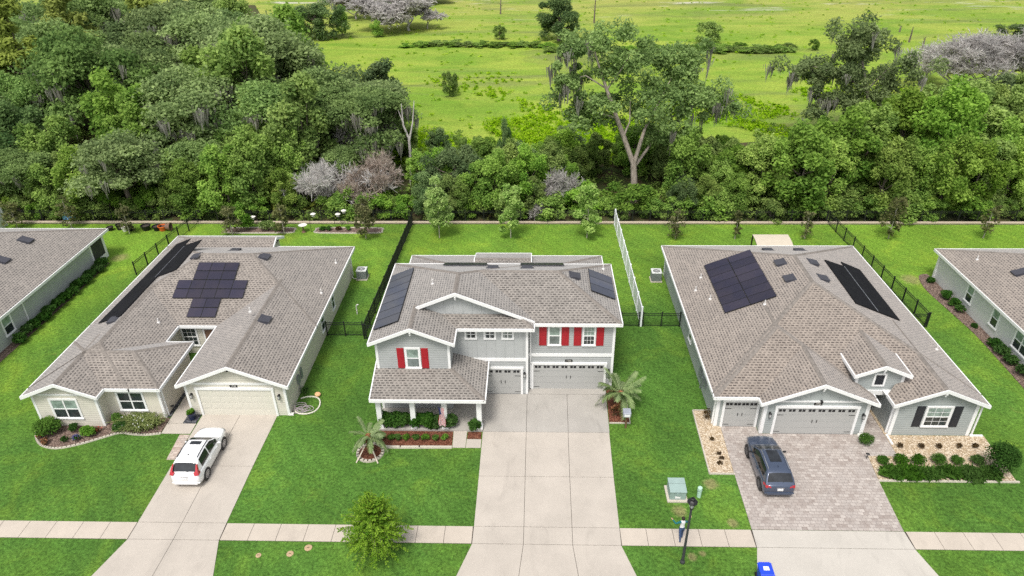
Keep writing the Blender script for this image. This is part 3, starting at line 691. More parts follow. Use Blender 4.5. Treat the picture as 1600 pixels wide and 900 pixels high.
for p, x, y in ((pW1, -26.6, 48.9), (pW1, -29.97, 41.76), (pE1, -21.24, 49.18), (pE1, -18.87, 41.52), (pN1, -24.7, 51.7)): roof_vent(h1, p, x, y)
for p, x, y in ((pE1, -19.95, 41.83), (pE1, -16.4, 46.91), (pE1, -16.44, 51.84), (v1[2]['pl'][1], -27.11, 42.3)): vent_pipe(h1, p, x, y)
b = MB(); b.box(-19.44, -19.3, 35.6, 35.8, 3.98, 4.08); b.box(-19.42, -19.32, 35.52, 35.62, 3.9, 3.99); b.build('floodlight', M['black'], h1)
array_of('solar_array', 'cross-shaped array of twenty dark purple solar panels on the cream house roof', 'solar array', pS1, -27.13, 43.3, [(1.5, 2), (1.5, 2), (0, 5), (0, 5), (1, 3), (1, 3)], 6, 1.06, .83, M['solar'], G, .02, .045)
flat_mat('pool_heater', 'long black pool heating mat on the left slope of the cream house roof', 'pool heater', pW1, [(-31.5, 42.2), (-31.2, 54.7), (-29.75, 54.6), (-29.75, 53.2), (-27.85, 52.8), (-27.65, 47.4), (-29.45, 47.6), (-29.45, 41.9)], M['pool_mat'], [(-29.6, 47.6), (-29.6, 53.0)], 'pool heating mats')

# --- the grey-green house to its right
h3 = empty('house', (19.8, 45, 0), 'grey-green single-storey house with three garage bays and small dormer', 'house', 'houses along the street')
v3 = [vol(11.5, 28.1, 35.25, 55.75, 2.7, K), vol(11.5, 21.47, 34.87, 46, 2.7, K, N='X'), vol(14.27, 21.47, 34.25, 42, 2.7, K, S='G', N='X'), vol(22.35, 28.1, 34.2, 42, 2.7, K, S='G', N='X')]
vDo = vol(20.25, 23.75, 35.65, 41, 3.85, K, S='G', N='X'); v3[0]['holes'] = [(20.2, 24.2, 33, 35.98)]
make_roof(h3, v3, M['shingle3'], holes=[(21.47, 22.35, 33, 35.93)]); make_roof(h3, [vDo], M['shingle3'], name='dormer_roof')
b = MB()
wall_prism(b, [(11.85, 35.25), (14.62, 35.25), (14.62, 34.6), (21.12, 34.6), (21.12, 38.5), (22.7, 38.5), (22.7, 34.55), (27.75, 34.55), (27.75, 55.4), (11.85, 55.4)], 0, 2.53, [])
gable_panel(b, 'S', 34.6, 14.62, 21.12, 2.53, lambda u: vh(v3[2], u, 34.6)-.03, 1, battens=.6, bm=1); gable_panel(b, 'S', 34.55, 22.7, 27.75, 2.53, lambda u: vh(v3[3], u, 34.55)-.03)
gable_panel(b, 'S', 35.95, 20.5, 23.5, 2.5, lambda u: vh(vDo, u, 35.95)-.03)
b.box(20.46, 20.56, 36.0, 40, 2.8, 3.84); b.box(23.44, 23.54, 36.0, 40, 2.8, 3.84)
b.build('wall', [M['grey_siding3'], M['grey_board3']], h3)
b = MB()
for x, y, sx, sy in ((11.85, 35.25, -1, -1), (14.62, 34.6, -1, -1), (21.12, 34.6, 1, -1), (22.7, 34.55, -1, -1), (27.75, 34.55, 1, -1), (11.85, 55.4, -1, 1)): cboard(b, x, y, 0, 2.52, sx, sy, .2)
trim_band(b, 'S', 34.6, 14.62, 21.12, 2.58, 2.7, .035); b.box(21.13, 22.69, 35.88, 36.05, 2.16, 2.52)
cboard(b, 20.5, 35.95, 2.7, 3.86, -1, -1, .16); cboard(b, 23.5, 35.95, 2.7, 3.86, 1, -1, .16)
downspout(b, 'W', 22.68, -34.75, .05, 2.5); downspout(b, 'S', 34.55, 27.9, .05, 2.5); downspout(b, 'W', 11.83, -35.5, .05, 2.5)
b.box(22.55, 22.66, 33.6, 34.5, .03, .12); b.box(27.8, 28.6, 34.42, 34.53, .03, .12)
each(b, 'trim_board', M['white'], h3)
for x, y, z in ((17.87, 34.25, 4.17), (25.22, 34.2, 3.87), (22.0, 35.65, 4.55)): gable_bracket(h3, x, y, z)
garage_door(h3, 'S', 35.25, 12.38, 14.42, 2.05, M['grey_door'], nlight=4); garage_door(h3, 'S', 34.6, 15.45, 20.35, 2.12, M['grey_door'])
number_plate(h3, 'S', 34.6, 17.87, 2.45, '1756', .5, .17); wall_lamp(h3, 'S', 34.6, 15.02, 1.58); wall_lamp(h3, 'S', 34.6, 20.83, 1.52)
b = MB(); b.box(17.95, 18.06, 34.4, 34.58, 2.66, 2.78); b.build('camera_mount', M['black'], h3)
window(h3, 'S', 34.55, 24.66, 26.12, .8, 2.28, 1, grid=True); shutter(h3, 'S', 34.55, 23.98, 24.5, .72, 2.38, M['navy']); shutter(h3, 'S', 34.55, 26.28, 26.8, .72, 2.38, M['navy'])
T = frame_of('S', 35.95); b = MB(); u0, u1, z0, z1 = 21.7, 22.24, 2.94, 3.72
fbox(b, T, u0-.12, u0, z0-.12, z1+.12, 0, .05); fbox(b, T, u1, u1+.12, z0-.12, z1+.12, 0, .05); fbox(b, T, u0, u1, z1, z1+.12, 0, .05); fbox(b, T, u0, u1, z0-.12, z0, 0, .05)
o = b.build('louvre', M['white'], h3); b = MB()
for i in range(9): fbox(b, T, u0, u1, z0+.086*i+.01, z0+.086*i+.072, .005, .03)
b.build('louvre_slats', M['navy'], o)
b = MB(); fbox(b, frame_of('S', 38.5), 21.3, 22.3, .05, 2.1, 0, .04); o = b.build('front_door', M['navy'], h3); b = MB(); fbox(b, frame_of('S', 38.5), 21.18, 22.44, .05, 2.22, 0, .03); b.build('door_frame', M['white'], o)
b = MB(); b.box(11.68, 11.85, 39.3, 39.7, .8, 1.5); b.box(11.7, 11.85, 38.6, 38.9, .7, 1.3); b.box(11.72, 11.85, 38.0, 38.25, .9, 1.5); b.tube([(11.76, 39.1, 1.3), (11.76, 39.1, .05)], .035); b.build('meter_box', M['ac'], h3)
window(h3, 'W', 11.85, -44., -43.3, .95, 2.1, blind=False)
pW3, pE3, pS3, pN3 = v3[0]['pl']
for p, x, y in ((pW3, 18.68, 47.09), (pW3, 18.63, 44.73), (pE3, 21.26, 47.38), (pE3, 21.13, 44.88), (pN3, 19.28, 51.58), (pN3, 21.75, 51.4)): roof_vent(h3, p, x, y)
for p, x, y in ((pW3, 13.37, 48.66), (pW3, 12.7, 47.15), (pW3, 13.4, 45.39), (pW3, 16.44, 42.6), (pE3, 27.5, 39.8)): vent_pipe(h3, p, x, y)
array_of('solar_array', 'large purple solar block of two columns on the left slope of the right-hand roof', 'solar array', pW3, 13.93, 50.1, 7, 2, 1.0, 1.84, M['solar'], G, .02, .03)
flat_mat('pool_heater', 'slanted black pool heating mat on the right slope of the right-hand roof', 'pool heater', pE3, [(22.6, 42.35), (25.98, 42.35), (26.2, 49.9), (24.6, 50.0), (24.55, 49.2), (22.75, 48.9)], M['pool_mat'], [(24.3, 42.4), (24.5, 49.1)], 'pool heating mats')

# --- the two houses cut by the picture's edges
h4 = empty('house', (43.3, 45, 0), 'pale grey house at the right edge with windows along its side', 'house', 'houses along the street')
v4 = [vol(34.97, 52, 34.6, 55.25, 2.7, K)]; make_roof(h4, v4, M['shingle3'])
b = MB(); wall_prism(b, [(35.3, 35), (51.6, 35), (51.6, 54.9), (35.3, 54.9)], 0, 2.53, []); b.build('wall', M['pale_siding'], h4)
b = MB(); cboard(b, 35.3, 54.9, 0, 2.52, -1, 1); cboard(b, 35.3, 35, 0, 2.52, -1, -1); downspout(b, 'W', 35.29, -54.6, .05, 2.5); each(b, 'trim_board', M['white'], h4)
for a, s in ((-49.95, 1), (-46.35, 1), (-43.4, 2)): window(h4, 'W', 35.3, a, a+.82*s+.0, .85, 2.25, s)
window(h4, 'W', 35.3, -39.6, -38.7, .85, 2.25, 1); garage_door(h4, 'S', 35, 37, 41.9, 2.12, M['grey_door'])
roof_vent(h4, v4[0]['pl'][0], 37.96, 48.82, .7, .9); vent_pipe(h4, v4[0]['pl'][0], 36.6, 52); roof_vent(h4, v4[0]['pl'][0], 38.5, 45.5)
h0 = empty('house', (-48.5, 46, 0), 'sage grey house at the left edge with a screened lanai corner', 'house', 'houses along the street')
v0 = [vol(-57, -39.95, 33, 59.1, 2.7, K)]; make_roof(h0, v0, M['shingle1'])
b = MB(); wall_prism(b, [(-56.6, 33.4), (-40.45, 33.4), (-40.45, 58.75), (-56.6, 58.75)], 0, 2.53, []); b.build('wall', M['sage_siding'], h0)
b = MB(); cboard(b, -40.45, 58.75, 0, 2.52, 1, 1, .3); trim_band(b, 'E', -40.45, 56.4, 56.6, 0, 2.52, .04); trim_band(b, 'E', -40.45, 56.6, 58.45, 0, .5, .04); downspout(b, 'E', -40.44, 46.6, .05, 2.5); trim_band(b, 'E', -40.45, 33.6, 56.4, 2.36, 2.52, .03); each(b, 'trim_board', M['white'], h0)
b = MB(); T = frame_of('E', -40.45); fbox(b, T, 56.62, 58.43, .52, 2.35, 0, .02); b.build('lanai_screen', M['screen'], h0)
window(h0, 'E', -40.45, 44.05, 45.0, .75, 2.2); window(h0, 'E', -40.45, 39.5, 40.4, .75, 2.2); garage_door(h0, 'S', 33.4, -55, -50, 2.12, M['cream_door'])
roof_vent(h0, v0[0]['pl'][1], -43.68, 53.55, .75, .9); roof_vent(h0, v0[0]['pl'][1], -43.49, 50.06, .75, .9)

# ------------------------------------------------------------------ ground, drives, walks
def structure(name, b, m, **k): return tag(b.build(name, m, **k), kind='structure')
b = MB(); b.box(-140, 140, -30, 65.9, -.9, 0); structure('lawn', b, M['lawn'])
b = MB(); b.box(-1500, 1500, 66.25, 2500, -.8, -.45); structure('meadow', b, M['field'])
fl = [(-140, 66.3), (140, 66.3), (140, 92), (74, 104), (52, 96), (30, 93), (14, 90), (-6, 88), (-18, 88), (-30, 100), (-52, 150), (-80, 215), (-140, 215)]
b = MB(); b.prism(fl, -.46, -.44); structure('forest_floor', b, M['floor'])
b = MB(); b.box(-140, 140, 15.5, 22.5, 0, .004); structure('road', b, plain('asphalt', (.05, .05, .052), .9))
def slabs(name, quads, m, z=.03):
    """concrete slabs with open joints between them; each quad is 4 plan points"""
    b = MB(); o = MB()
    for q in quads:
        c = (sum(p[0] for p in q)/4, sum(p[1] for p in q)/4)
        i = [(p[0]+(.012 if p[0] < c[0] else -.012), p[1]+(.012 if p[1] < c[1] else -.012)) for p in q]; b.prism(i, .006, z)
    return structure(name, b, m)
def strip(xs0, xs1, y0, y1, n):   # quads between two edge functions
    return [[(xs0(y0, k/n), y0), (xs0(y0, (k+1)/n), y0), (xs0(y1, (k+1)/n), y1), (xs0(y1, k/n), y1)] for k in range(n)]
def lane(x0a, x1a, ya, x0b, x1b, yb, n, cuts=None):
    cuts = cuts or [k/n for k in range(n+1)]; L = lambda a, b_, t: a+(b_-a)*t
    return [[(L(x0a, x1a, cuts[i]), ya), (L(x0a, x1a, cuts[i+1]), ya), (L(x0b, x1b, cuts[i+1]), yb), (L(x0b, x1b, cuts[i]), yb)] for i in range(len(cuts)-1)]
c3 = [0, .345, .675, 1]
jb = MB()
for q in ([(-3.05, 22.6), (4.84, 22.6), (4.95, 39), (-3.05, 39)], [(-21.9, 22.6), (-17., 22.6), (-17., 36), (-21.9, 36)], [(-60, 25.66), (60, 25.66), (60, 26.83), (-60, 26.83)]): jb.prism(q, .002, .006 if q[0][0] > -59 else .0075)
structure('joint_bed', jb, M['joint'])
slabs('driveway_apron', lane(-3.1, 5.08, 34.5, -3.12, 5.2, 38.35, 3, c3), M['concrete_garage'])
b = MB(); b.box(-.2, 5.2, 38.37, 38.98, .006, .03); structure('garage_threshold', b, M['concrete_garage'])
slabs('driveway', lane(-3.1, 4.96, 30.6, -3.1, 5.06, 34.5, 3, c3)+lane(-3.12, 4.9, 26.83, -3.1, 4.96, 30.6, 3, c3)+lane(-3.14, 4.88, 25.66, -3.12, 4.9, 26.83, 3, c3)+lane(-3.9, 5.6, 23.3, -3.14, 4.88, 25.66, 3, c3)+lane(-4.9, 6.3, 22.5, -3.9, 5.6, 23.3, 3, c3), M['concrete'])
slabs('driveway', lane(-22.0, -16.96, 31.2, -22.0, -16.92, 35.95, 2)+lane(-21.95, -16.93, 26.83, -22.0, -16.96, 31.2, 2)+lane(-21.95, -16.9, 25.66, -21.95, -16.93, 26.83, 2)+lane(-22.9, -16.1, 22.5, -21.95, -16.9, 25.66, 2), M['concrete'])
slabs('driveway', lane(12.05, 20.36, 25.66, 12.1, 20.3, 26.83, 1)+lane(11.2, 21.2, 22.5, 12.05, 20.36, 25.66, 1), M['concrete2'])
b = MB(); b.prism([(12.1, 26.85), (20.28, 26.85), (20.5, 30.6), (20.68, 32.62), (22.5, 32.62), (22.5, 38.45), (21.16, 38.45), (21.16, 34.55), (14.58, 34.55), (14.58, 35.2), (12.31, 35.2), (12.17, 31.02)], .004, .035); structure('paver_driveway', b, M['pavers'])
b = MB(); b.prism([(-22.55, 31.7), (-22.03, 31.7), (-22.03, 33.95), (-22.7, 33.95)], .004, .03); structure('paver_strip', b, M['pavers1'])
b = MB()
for q in ([(-23.95, 34.05), (-22.06, 34.05), (-22.06, 35.02), (-24., 35.02)], [(-24., 35.05), (-22.98, 35.05), (-22.98, 42.9), (-24.02, 40.0)]): b.prism(q, .004, .03)
structure('entry_walk', b, M['concrete'])
b = MB(); b.prism([(-4.92, 33.0), (-4.1, 33.0), (-4.1, 34.66), (-4.98, 34.66)], .004, .03); b.prism([(-4.07, 33.0), (-3.14, 33.0), (-3.14, 33.78), (-4.07, 33.78)], .004, .03); structure('entry_walk', b, M['concrete'])
def walk(x0, x1, n):
    return [[(x0+(x1-x0)*i/n, 25.66), (x0+(x1-x0)*(i+1)/n, 25.66), (x0+(x1-x0)*(i+1)/n, 26.83), (x0+(x1-x0)*i/n, 26.83)] for i in range(n)]
slabs('sidewalk', walk(-60, -21.97, 25)+walk(-16.88, -3.16, 9)+walk(4.9, 12.03, 5)+walk(20.38, 60, 26), M['concrete_walk'])
# ------------------------------------------------------------------ planting beds
def bed(name, pts, mat, label, cat='planting bed', kerb=None, kz=.09, kw=.13, z=.035, closed=True, group=None):
    root = empty(name, (pts[0][0], pts[0][1], 0), label, cat, group); b = MB(); b.prism(pts, .002, z); b.build('bed_surface', mat, root)
    if kerb:
        k = MB(); P = kerb+[kerb[0]] if closed else kerb; r = kw/2
        for i in range(len(P)-1):
            a, c = Vector((*P[i], 0)), Vector((*P[i+1], 0)); t = (c-a).normalized(); n = Vector((-t.y, t.x, 0))*r; e = t*r*.35
            k.hexa([a-e-n+Vector((0, 0, .001*i % .003)), c+e-n, c+e+n, a-e+n, a-e-n*.8+Vector((0, 0, kz)), c+e-n*.8+Vector((0, 0, kz)), c+e+n*.8+Vector((0, 0, kz)), a-e+n*.8+Vector((0, 0, kz))])
        k.build('kerb', M['kerbstone'], root)
    return root
def smooth(pts, n=5, closed=False):
    out = []; N = len(pts)
    for i in range(N if closed else N-1):
        P = [pts[(i+j-1) % N] if closed else pts[min(max(i+j-1, 0), N-1)] for j in range(4)]
        for k in range(n):
            t = k/n; out.append(tuple(.5*((2*P[1][d])+(-P[0][d]+P[2][d])*t+(2*P[0][d]-5*P[1][d]+4*P[2][d]-P[3][d])*t*t+(-P[0][d]+3*P[1][d]-3*P[2][d]+P[3][d])*t**3) for d in (0, 1)))
    if not closed: out.append(pts[-1])
    return out
e1 = smooth([(-32.3, 34.6), (-32.15, 33.9), (-31.6, 33.2), (-30.9, 32.75), (-29.9, 32.6), (-28.7, 33.0), (-27.6, 33.6), (-26.7, 34.05), (-25.8, 33.95), (-24.9, 33.9), (-24.0, 34.05)])
bed('flower_bed', e1+[(-24.05, 35.58), (-27.93, 35.58), (-27.93, 34.71), (-32.1, 34.71)], M['mulch_grey'], 'curved mulch bed with flowers in front of the cream house', kerb=e1, closed=False)
bed('flower_bed', [(-9.9, 33.15), (-8.8, 33.05), (-4.95, 33.05), (-5., 34.48), (-9.98, 34.48)], M['mulch'], 'red mulch bed before the porch of the two-storey house', kerb=[(-9.4, 33.0), (-8.2, 32.98), (-7, 33.), (-4.98, 33.02)], closed=False, kw=.2, kz=.1)
bed('flower_bed', [(-4.05, 33.82), (-3.16, 33.82), (-3.16, 34.45), (-4.05, 34.45)], M['mulch'], 'small red mulch patch beside the porch entry walk')
bed('flower_bed', [(5.14, 35.45), (6.45, 35.45), (6.55, 38.9), (5.25, 38.9)], M['mulch'], 'red mulch bed under the palm right of the wide driveway', kerb=[(6.55, 38.9), (6.5, 35.42), (5.16, 35.42)], closed=False, kw=.07)
bed('gravel_bed', [(10.75, 31.02), (12.16, 31.02), (12.3, 35.2), (11.83, 35.25), (11.83, 36.7), (10.85, 36.7)], M['gravel'], 'narrow strip of tan stones left of the paver driveway', kerb=[(12.2, 30.98), (10.7, 30.98), (10.82, 36.75), (11.8, 36.75)], closed=False, kw=.09)
bed('gravel_bed', [(20.52, 30.62), (28.5, 30.62), (28.7, 34.5), (22.72, 34.5), (22.66, 38.3), (22.52, 38.3), (22.52, 32.6), (20.7, 32.6)], M['gravel'], 'wide bed of tan river stones right of the paver driveway', kerb=[(20.5, 30.56), (24.5, 30.56), (28.6, 30.56)], closed=False, kw=.12)
bed('pebble_bed', [(-22.95, 35.05), (-22.08, 35.05), (-22.08, 35.93), (-22.66, 35.93), (-22.7, 36.6), (-22.95, 36.6)], M['pebble'], 'dark slate pebbles beside the cream garage')
bed('pebble_bed', [(-24.28, 35.7), (-24.05, 35.7), (-24.05, 39.9), (-24.28, 39.9)], M['pebble'], 'thin line of dark pebbles along the cream house wall')
def oval(x0, x1, y0, y1): return smooth([(x0, (y0+y1)/2), (x0+.5, y1), (x1-.5, y1), (x1, (y0+y1)/2), (x1-.5, y0), (x0+.5, y0)], 4, True)
o1, o2 = oval(-31.1, -24.2, 63.75, 64.9), oval(-21.9, -15.2, 63.75, 64.9)
bed('garden_bed', o1, M['mulch_grey'], 'oval mulch bed behind the cream house, left one with bushes', kerb=o1); bed('garden_bed', o2, M['mulch_grey'], 'oval mulch bed behind the cream house, right one', kerb=o2)
bed('hedge_bed', [(-40.43, 38), (-39.7, 38), (-39.6, 50), (-39.6, 57.3), (-40.43, 57.3)], M['mulch_grey'], 'mulch strip under the hedge along the sage house')
bed('hedge_bed', smooth([(35.28, 36), (34.1, 36.5), (34.2, 42), (34.3, 46), (34.0, 50), (33.8, 53), (34.3, 55.2), (35.2, 55.6)], 4)+[(35.28, 55)], M['mulch_grey'], 'brown mulch strip along the pale right-edge house')
ring = [(-10.0+.78*math.cos(a*math.pi/10), 32.5+.78*math.sin(a*math.pi/10)) for a in range(20)]
bed('tree_ring', ring, M['mulch'], 'round mulch ring edged in pale stone under the braced palm', 'tree ring', kerb=ring, kw=.2, kz=.12)
# ------------------------------------------------------------------ fences
def fence(name, p0, p1, h, label, step=1.83, gap=.095, z=0, group='black metal fences', cat='fence'):
    root = empty(name, (p0[0], p0[1], z), label, cat, group); P0, P1 = Vector((*p0, z)), Vector((*p1, z)); L = (P1-P0).length; t = (P1-P0)/L; n = Vector((-t.y, t.x, 0)); N = max(1, round(L/step)); Z = Vector((0, 0, 1))
    for i in range(N+1):
        q = P0+t*(L*i/N); b = MB(); b.obox(q+Z*(h/2+.03), t, n, Z, .038, .038, h/2+.03); b.obox(q+Z*(h+.075), t, n, Z, .05, .05, .018); b.build('post', M['fence'], root)
    for i in range(N):
        a, c = P0+t*(L*i/N+.04), P0+t*(L*(i+1)/N-.04); l = (c-a).length; m = (a+c)/2; b = MB()
        for zz in (h-.02, h-.2, .12): b.obox(m+Z*zz, t, n, Z, l/2, .016, .02)
        k = max(1, int(l/gap))
        for j in range(k): b.obox(a+t*(l*(j+.5)/k)+Z*(h/2+.03), t, n, Z, .008, .008, h/2-.05)
        b.build('picket_panel', M['fence'], root)
    return root
for a, c, l in ((-70, -34.7, 'black picket fence on the rear wall behind the sage left-edge house'), (-34.6, -12.7, 'black picket fence on the rear wall behind the cream house'), (-12.55, 8.45, 'black picket fence on the rear wall behind the two-storey house'), (8.6, 30.1, 'black picket fence on the rear wall behind the house with the dormer'), (30.2, 64, 'black picket fence on the rear wall behind the right-edge house')):
    fence('picket_fence', (a, 66.35), (c, 66.35), 1.35, l, z=-.05, gap=.15)
fence('picket_fence', (-12.95, 45.0), (-12.25, 65.7), 1.3, 'tall black fence running back between cream and two-storey houses', gap=.075)
fence('picket_fence', (31.05, 47.0), (30.2, 66.0), 1.3, 'black fence running back right of the house with the dormer', gap=.13)
fence('picket_fence', (-35.9, 55.0), (-34.75, 66.0), 1.3, 'black fence running back left of the cream house', gap=.13)
fence('picket_fence', (-15.95, 45.4), (-13.1, 45.4), 1.25, 'short black fence with gate between cream house wall and long fence', 1.4)
fence('picket_fence', (-12.8, 45.0), (-10.05, 45.0), 1.25, 'short black fence left of the two-storey house wall', 1.4)
fence('picket_fence', (5.7, 46.95), (8.55, 46.95), 1.25, 'short black fence between two-storey house and white fence', 1.4)
fence('picket_fence', (8.85, 46.95), (11.75, 46.95), 1.25, 'short black fence between white fence and dormer house', 1.4)
fence('picket_fence', (27.85, 47.0), (30.9, 47.0), 1.25, 'short black fence right of the house with the dormer', 1.5)
def vinyl(p0, p1, h, label):
    root = empty('vinyl_fence', (p0[0], p0[1], 0), label, 'fence', 'white vinyl fences'); P0, P1 = Vector((*p0, 0)), Vector((*p1, 0)); L = (P1-P0).length; t = (P1-P0)/L; n = Vector((-t.y, t.x, 0)); N = round(L/2.35); Z = Vector((0, 0, 1))
    for i in range(N+1):
        q = P0+t*(L*i/N); b = MB(); b.obox(q+Z*(h/2+.02), t, n, Z, .064, .064, h/2+.02); b.obox(q+Z*(h+.06), t, n, Z, .075, .075, .02); b.build('post', M['white_vinyl'], root)
    for i in range(N):
        a, c = P0+t*(L*i/N+.066), P0+t*(L*(i+1)/N-.066); l = (c-a).length; m = (a+c)/2; b = MB()
        b.obox(m+Z*(h-.06), t, n, Z, l/2, .028, .07); b.obox(m+Z*.1, t, n, Z, l/2, .028, .07); k = 14
        for j in range(k): b.obox(a+t*(l*(j+.5)/k)+Z*(h/2), t, n, Z, l/k/2-.0008, .012, h/2-.13)
        b.build('board_panel', M['white_vinyl'], root)
vinyl((8.7, 46.95), (8.5, 65.6), 1.75, 'white vinyl privacy fence right of the two-storey house yard')
vinyl((-55.0, 60.5), (-54.8, 65.5), 2.1, 'white vinyl fence piece at the far left edge')
for a, c, l in ((-140, -12.5, 'low tan block wall under the rear fence, left part'), (-12.45, 8.6, 'low tan block wall under the rear fence behind the two-storey house'), (8.65, 140, 'low tan block wall under the rear fence, right part')):
    root = empty('retaining_wall', ((a+c)/2, 66.1, 0), l, 'wall'); b = MB(); b.box(a, c, 65.95, 66.2, -.9, .10); b.build('wall_body', M['wallcap'], root); b = MB(); b.box(a, c, 65.88, 66.27, .10, .19); b.build('wall_cap', M['wallcap'], root)

# ------------------------------------------------------------------ vehicles (heading +y, rear at y = 0, wheels on z = 0)
def interp(tab, x):
    if x <= tab[0][0]: return tab[0][1:]
    for a, b in zip(tab, tab[1:]):
        if x <= b[0]:
            t = (x-a[0])/(b[0]-a[0]); t = t*t*(3-2*t)*.5+t*.5; return tuple(p+(q-p)*t for p, q in zip(a[1:], b[1:]))
    return tab[-1][1:]
def make_car(loc, label, P):
    root = empty('parked_car', (0, 0, 0), label, 'car', 'parked cars'); ORG[root.name] = Vector((0, 0, 0)); L, W = P['L'], P['W']/2
    # lower body: stations of half width, underside, beltline height
    st = [(0, .80, .46, .86), (.05, .90, .36, .97), (.18, .965, .30, 1.02), (.5, .99, .24, 1.04), (1.0, 1., .21, 1.04), (2.2, 1., .20, 1.02), (3.1, 1., .21, 1.0), (3.5, .995, .22, .98), (3.8, .965, .25, .95), (4.05, .91, .28, .91), (4.24, .82, .32, .85), (4.37, .69, .36, .78), (4.46, .52, .40, .70), (4.5, .34, .46, .62)]
    sc = L/4.5; ys = [0, .02, .05, .1, .18, .3, .45, .6, .8]+[1+.2*i for i in range(13)]+[3.55, 3.7, 3.85, 4., 4.12, 4.22, 4.32, 4.4, 4.46, 4.5]
    b = MB(); rows = []
    for y in ys:
        w, zb, zt = interp(st, y); w *= W; pr = [(0, zb), (w*.8, zb), (w*.95, zb+.06), (w*.99, zb+.2), (w, (zb+zt)/2+.05), (w*.985, zt-.16), (w*.95, zt-.05), (w*.86, zt), (w*.5, zt+.03), (0, zt+.045)]
        ring = [(x, z) for x, z in pr]+[(-x, z) for x, z in pr[-2:0:-1]]; rows.append(len(b.v)); b.v += [(x, y*sc, z) for x, z in ring]
    n = 18
    for a, c in zip(rows, rows[1:]):
        for j in range(n): b.f.append((a+j, c+j, c+(j+1) % n, a+(j+1) % n)); b.m.append(0); b.uv.append(None)
    for a, d in ((rows[0], 1), (rows[-1], -1)): b.f.append(tuple(a+j for j in range(n))[::d]); b.m.append(0); b.uv.append(None)
    body = b.build('body', P['paint'], root, smooth=True)
    # cabin: belt half width, top half width, top height
    ct = P['cabin']; H = P['H']; N = 30; y0, y1 = ct[0][0], ct[-1][0]; G = []
    for i in range(N+1):
        y = y0+(y1-y0)*i/N; wb, wt, z = interp(ct, y); z = max(z, 1.0); wb *= W; wt = wb+(wt*W-wb)*min(1, (z-.98)/(H-1.0)); zb = .99
        q = [(wb, zb), (wb+(wt-wb)*.12, zb+(z-zb)*.12), (wb+(wt-wb)*.75, zb+(z-zb)*.78), (wt, z-.045*min(1, (z-zb)*3)), (wt-.08, z-.006), (wt*.5, z+.018), (0, z+.025)]
        G.append([(x, y*sc, zz) for x, zz in q]+[(-x, y*sc, zz) for x, zz in q[-2::-1]])
    def cells(name, m, sel, off=0., parent=root):
        k = MB()
        for i in range(N):
            for j in range(12):
                if sel((y0+(y1-y0)*(i+.5)/N), j if j < 6 else 11-j, j < 6):
                    qd = [Vector(G[i][j]), Vector(G[i+1][j]), Vector(G[i+1][j+1]), Vector(G[i][j+1])]
                    if off:
                        nn = (qd[1]-qd[0]).cross(qd[3]-qd[0])
                        if nn.length > 1e-9:
                            nn.normalize(); ctr = Vector((0, qd[0].y, .9))
                            if nn.dot(qd[0]-ctr) < 0: nn = -nn
                            qd = [p+nn*off for p in qd]
                    k.poly(qd)
        import bmesh
        o = k.build(name, m, parent); bm = bmesh.new(); bm.from_mesh(o.data); bmesh.ops.remove_doubles(bm, verts=bm.verts, dist=.004); bmesh.ops.recalc_face_normals(bm, faces=bm.faces)
        for f in bm.faces: f.smooth = True
        bm.to_mesh(o.data); bm.free(); return o
    cells('cabin_shell', P['paint'], lambda y, j, r: True)
    sy0, sy1 = P['side']
    for r in (True, False): cells('side_window', M['car_glass'], lambda y, j, rr, r=r: rr == r and 1 <= j <= 1+(1 if True else 0) and sy0 < y < sy1 and not (P['pillar'] and abs(y-P['pillar']) < .05), .012)
    cells('windscreen', M['car_glass'], lambda y, j, r: j >= 4 and P['wind'][0] < y < P['wind'][1], .012); cells('rear_window', M['car_glass'], lambda y, j, r: j >= 4 and P['rear'][0] < y < P['rear'][1], .012)
    cells('sunroof', M['car_glass'], lambda y, j, r: j >= 5 and P['sun'][0] < y < P['sun'][1], .012)
    R_ = P['R']
    for y in P['axles']:
        for s in (-1, 1):
            ar = MB(); c = Vector((s*(W*.965), y*sc, R_)); ar.tube([c, c+Vector((s*.042, 0, 0))], R_+.075, 28); ar.build('wheel_arch', M['dark'], root)
            wb = MB(); b1 = Vector((s*(W-.2), y*sc, R_)); wb.tube([b1, b1+Vector((s*.03, 0, 0)), b1+Vector((s*.185, 0, 0)), b1+Vector((s*.215, 0, 0))], [R_-.02, R_, R_, R_-.025], 28); w_ = wb.build('wheel', M['tyre'], root)
            rb = MB(); f = b1+Vector((s*.216, 0, 0)); rb.tube([f, f+Vector((s*.008, 0, 0))], R_*.20, 16)
            for k in range(10):
                a = k*math.pi/5; d = Vector((0, math.cos(a), math.sin(a))); e = Vector((0, -math.sin(a), math.cos(a))); rb.obox(f+d*R_*.40+Vector((s*.004, 0, 0)), d, e, Vector((s, 0, 0)), R_*.28, R_*.065, .008)
            for k in range(28):
                a, c_ = k*math.pi/14, (k+1)*math.pi/14; P3 = lambda an, r, dx: f+Vector((s*dx, math.cos(an)*r, math.sin(an)*r)); rb.poly([P3(a, R_*.63, .009), P3(c_, R_*.63, .009), P3(c_, R_*.74, .003), P3(a, R_*.74, .003)])
            rb.build('rim', P['rim'], w_)
    for s in (-1, 1):
        t = MB()
        for q in P['tail']: t.hexa([(s*x*W, y, z) for x, y, z in q])
        t.build('tail_light', M['taillight'], root)
        m = MB(); m.ell((s*(W+.11), P['mirror']*sc, 1.04), (.11, .055, .075), 10, 6); m.obox((s*(W*.97), P['mirror']*sc, 1.0), (1, 0, 0), (0, 1, 0), (0, 0, 1), .06, .03, .02); m.build('wing_mirror', P['mirror_mat'], root, smooth=True)
        h = MB(); h.obox((s*W*.74, L-.27, .76), Vector((1, -.6*s, 0)).normalized(), Vector((.6*s, 1, 0)).normalized(), (0, 0, 1), .16, .05, .06); h.build('headlight', M['chrome'], root)
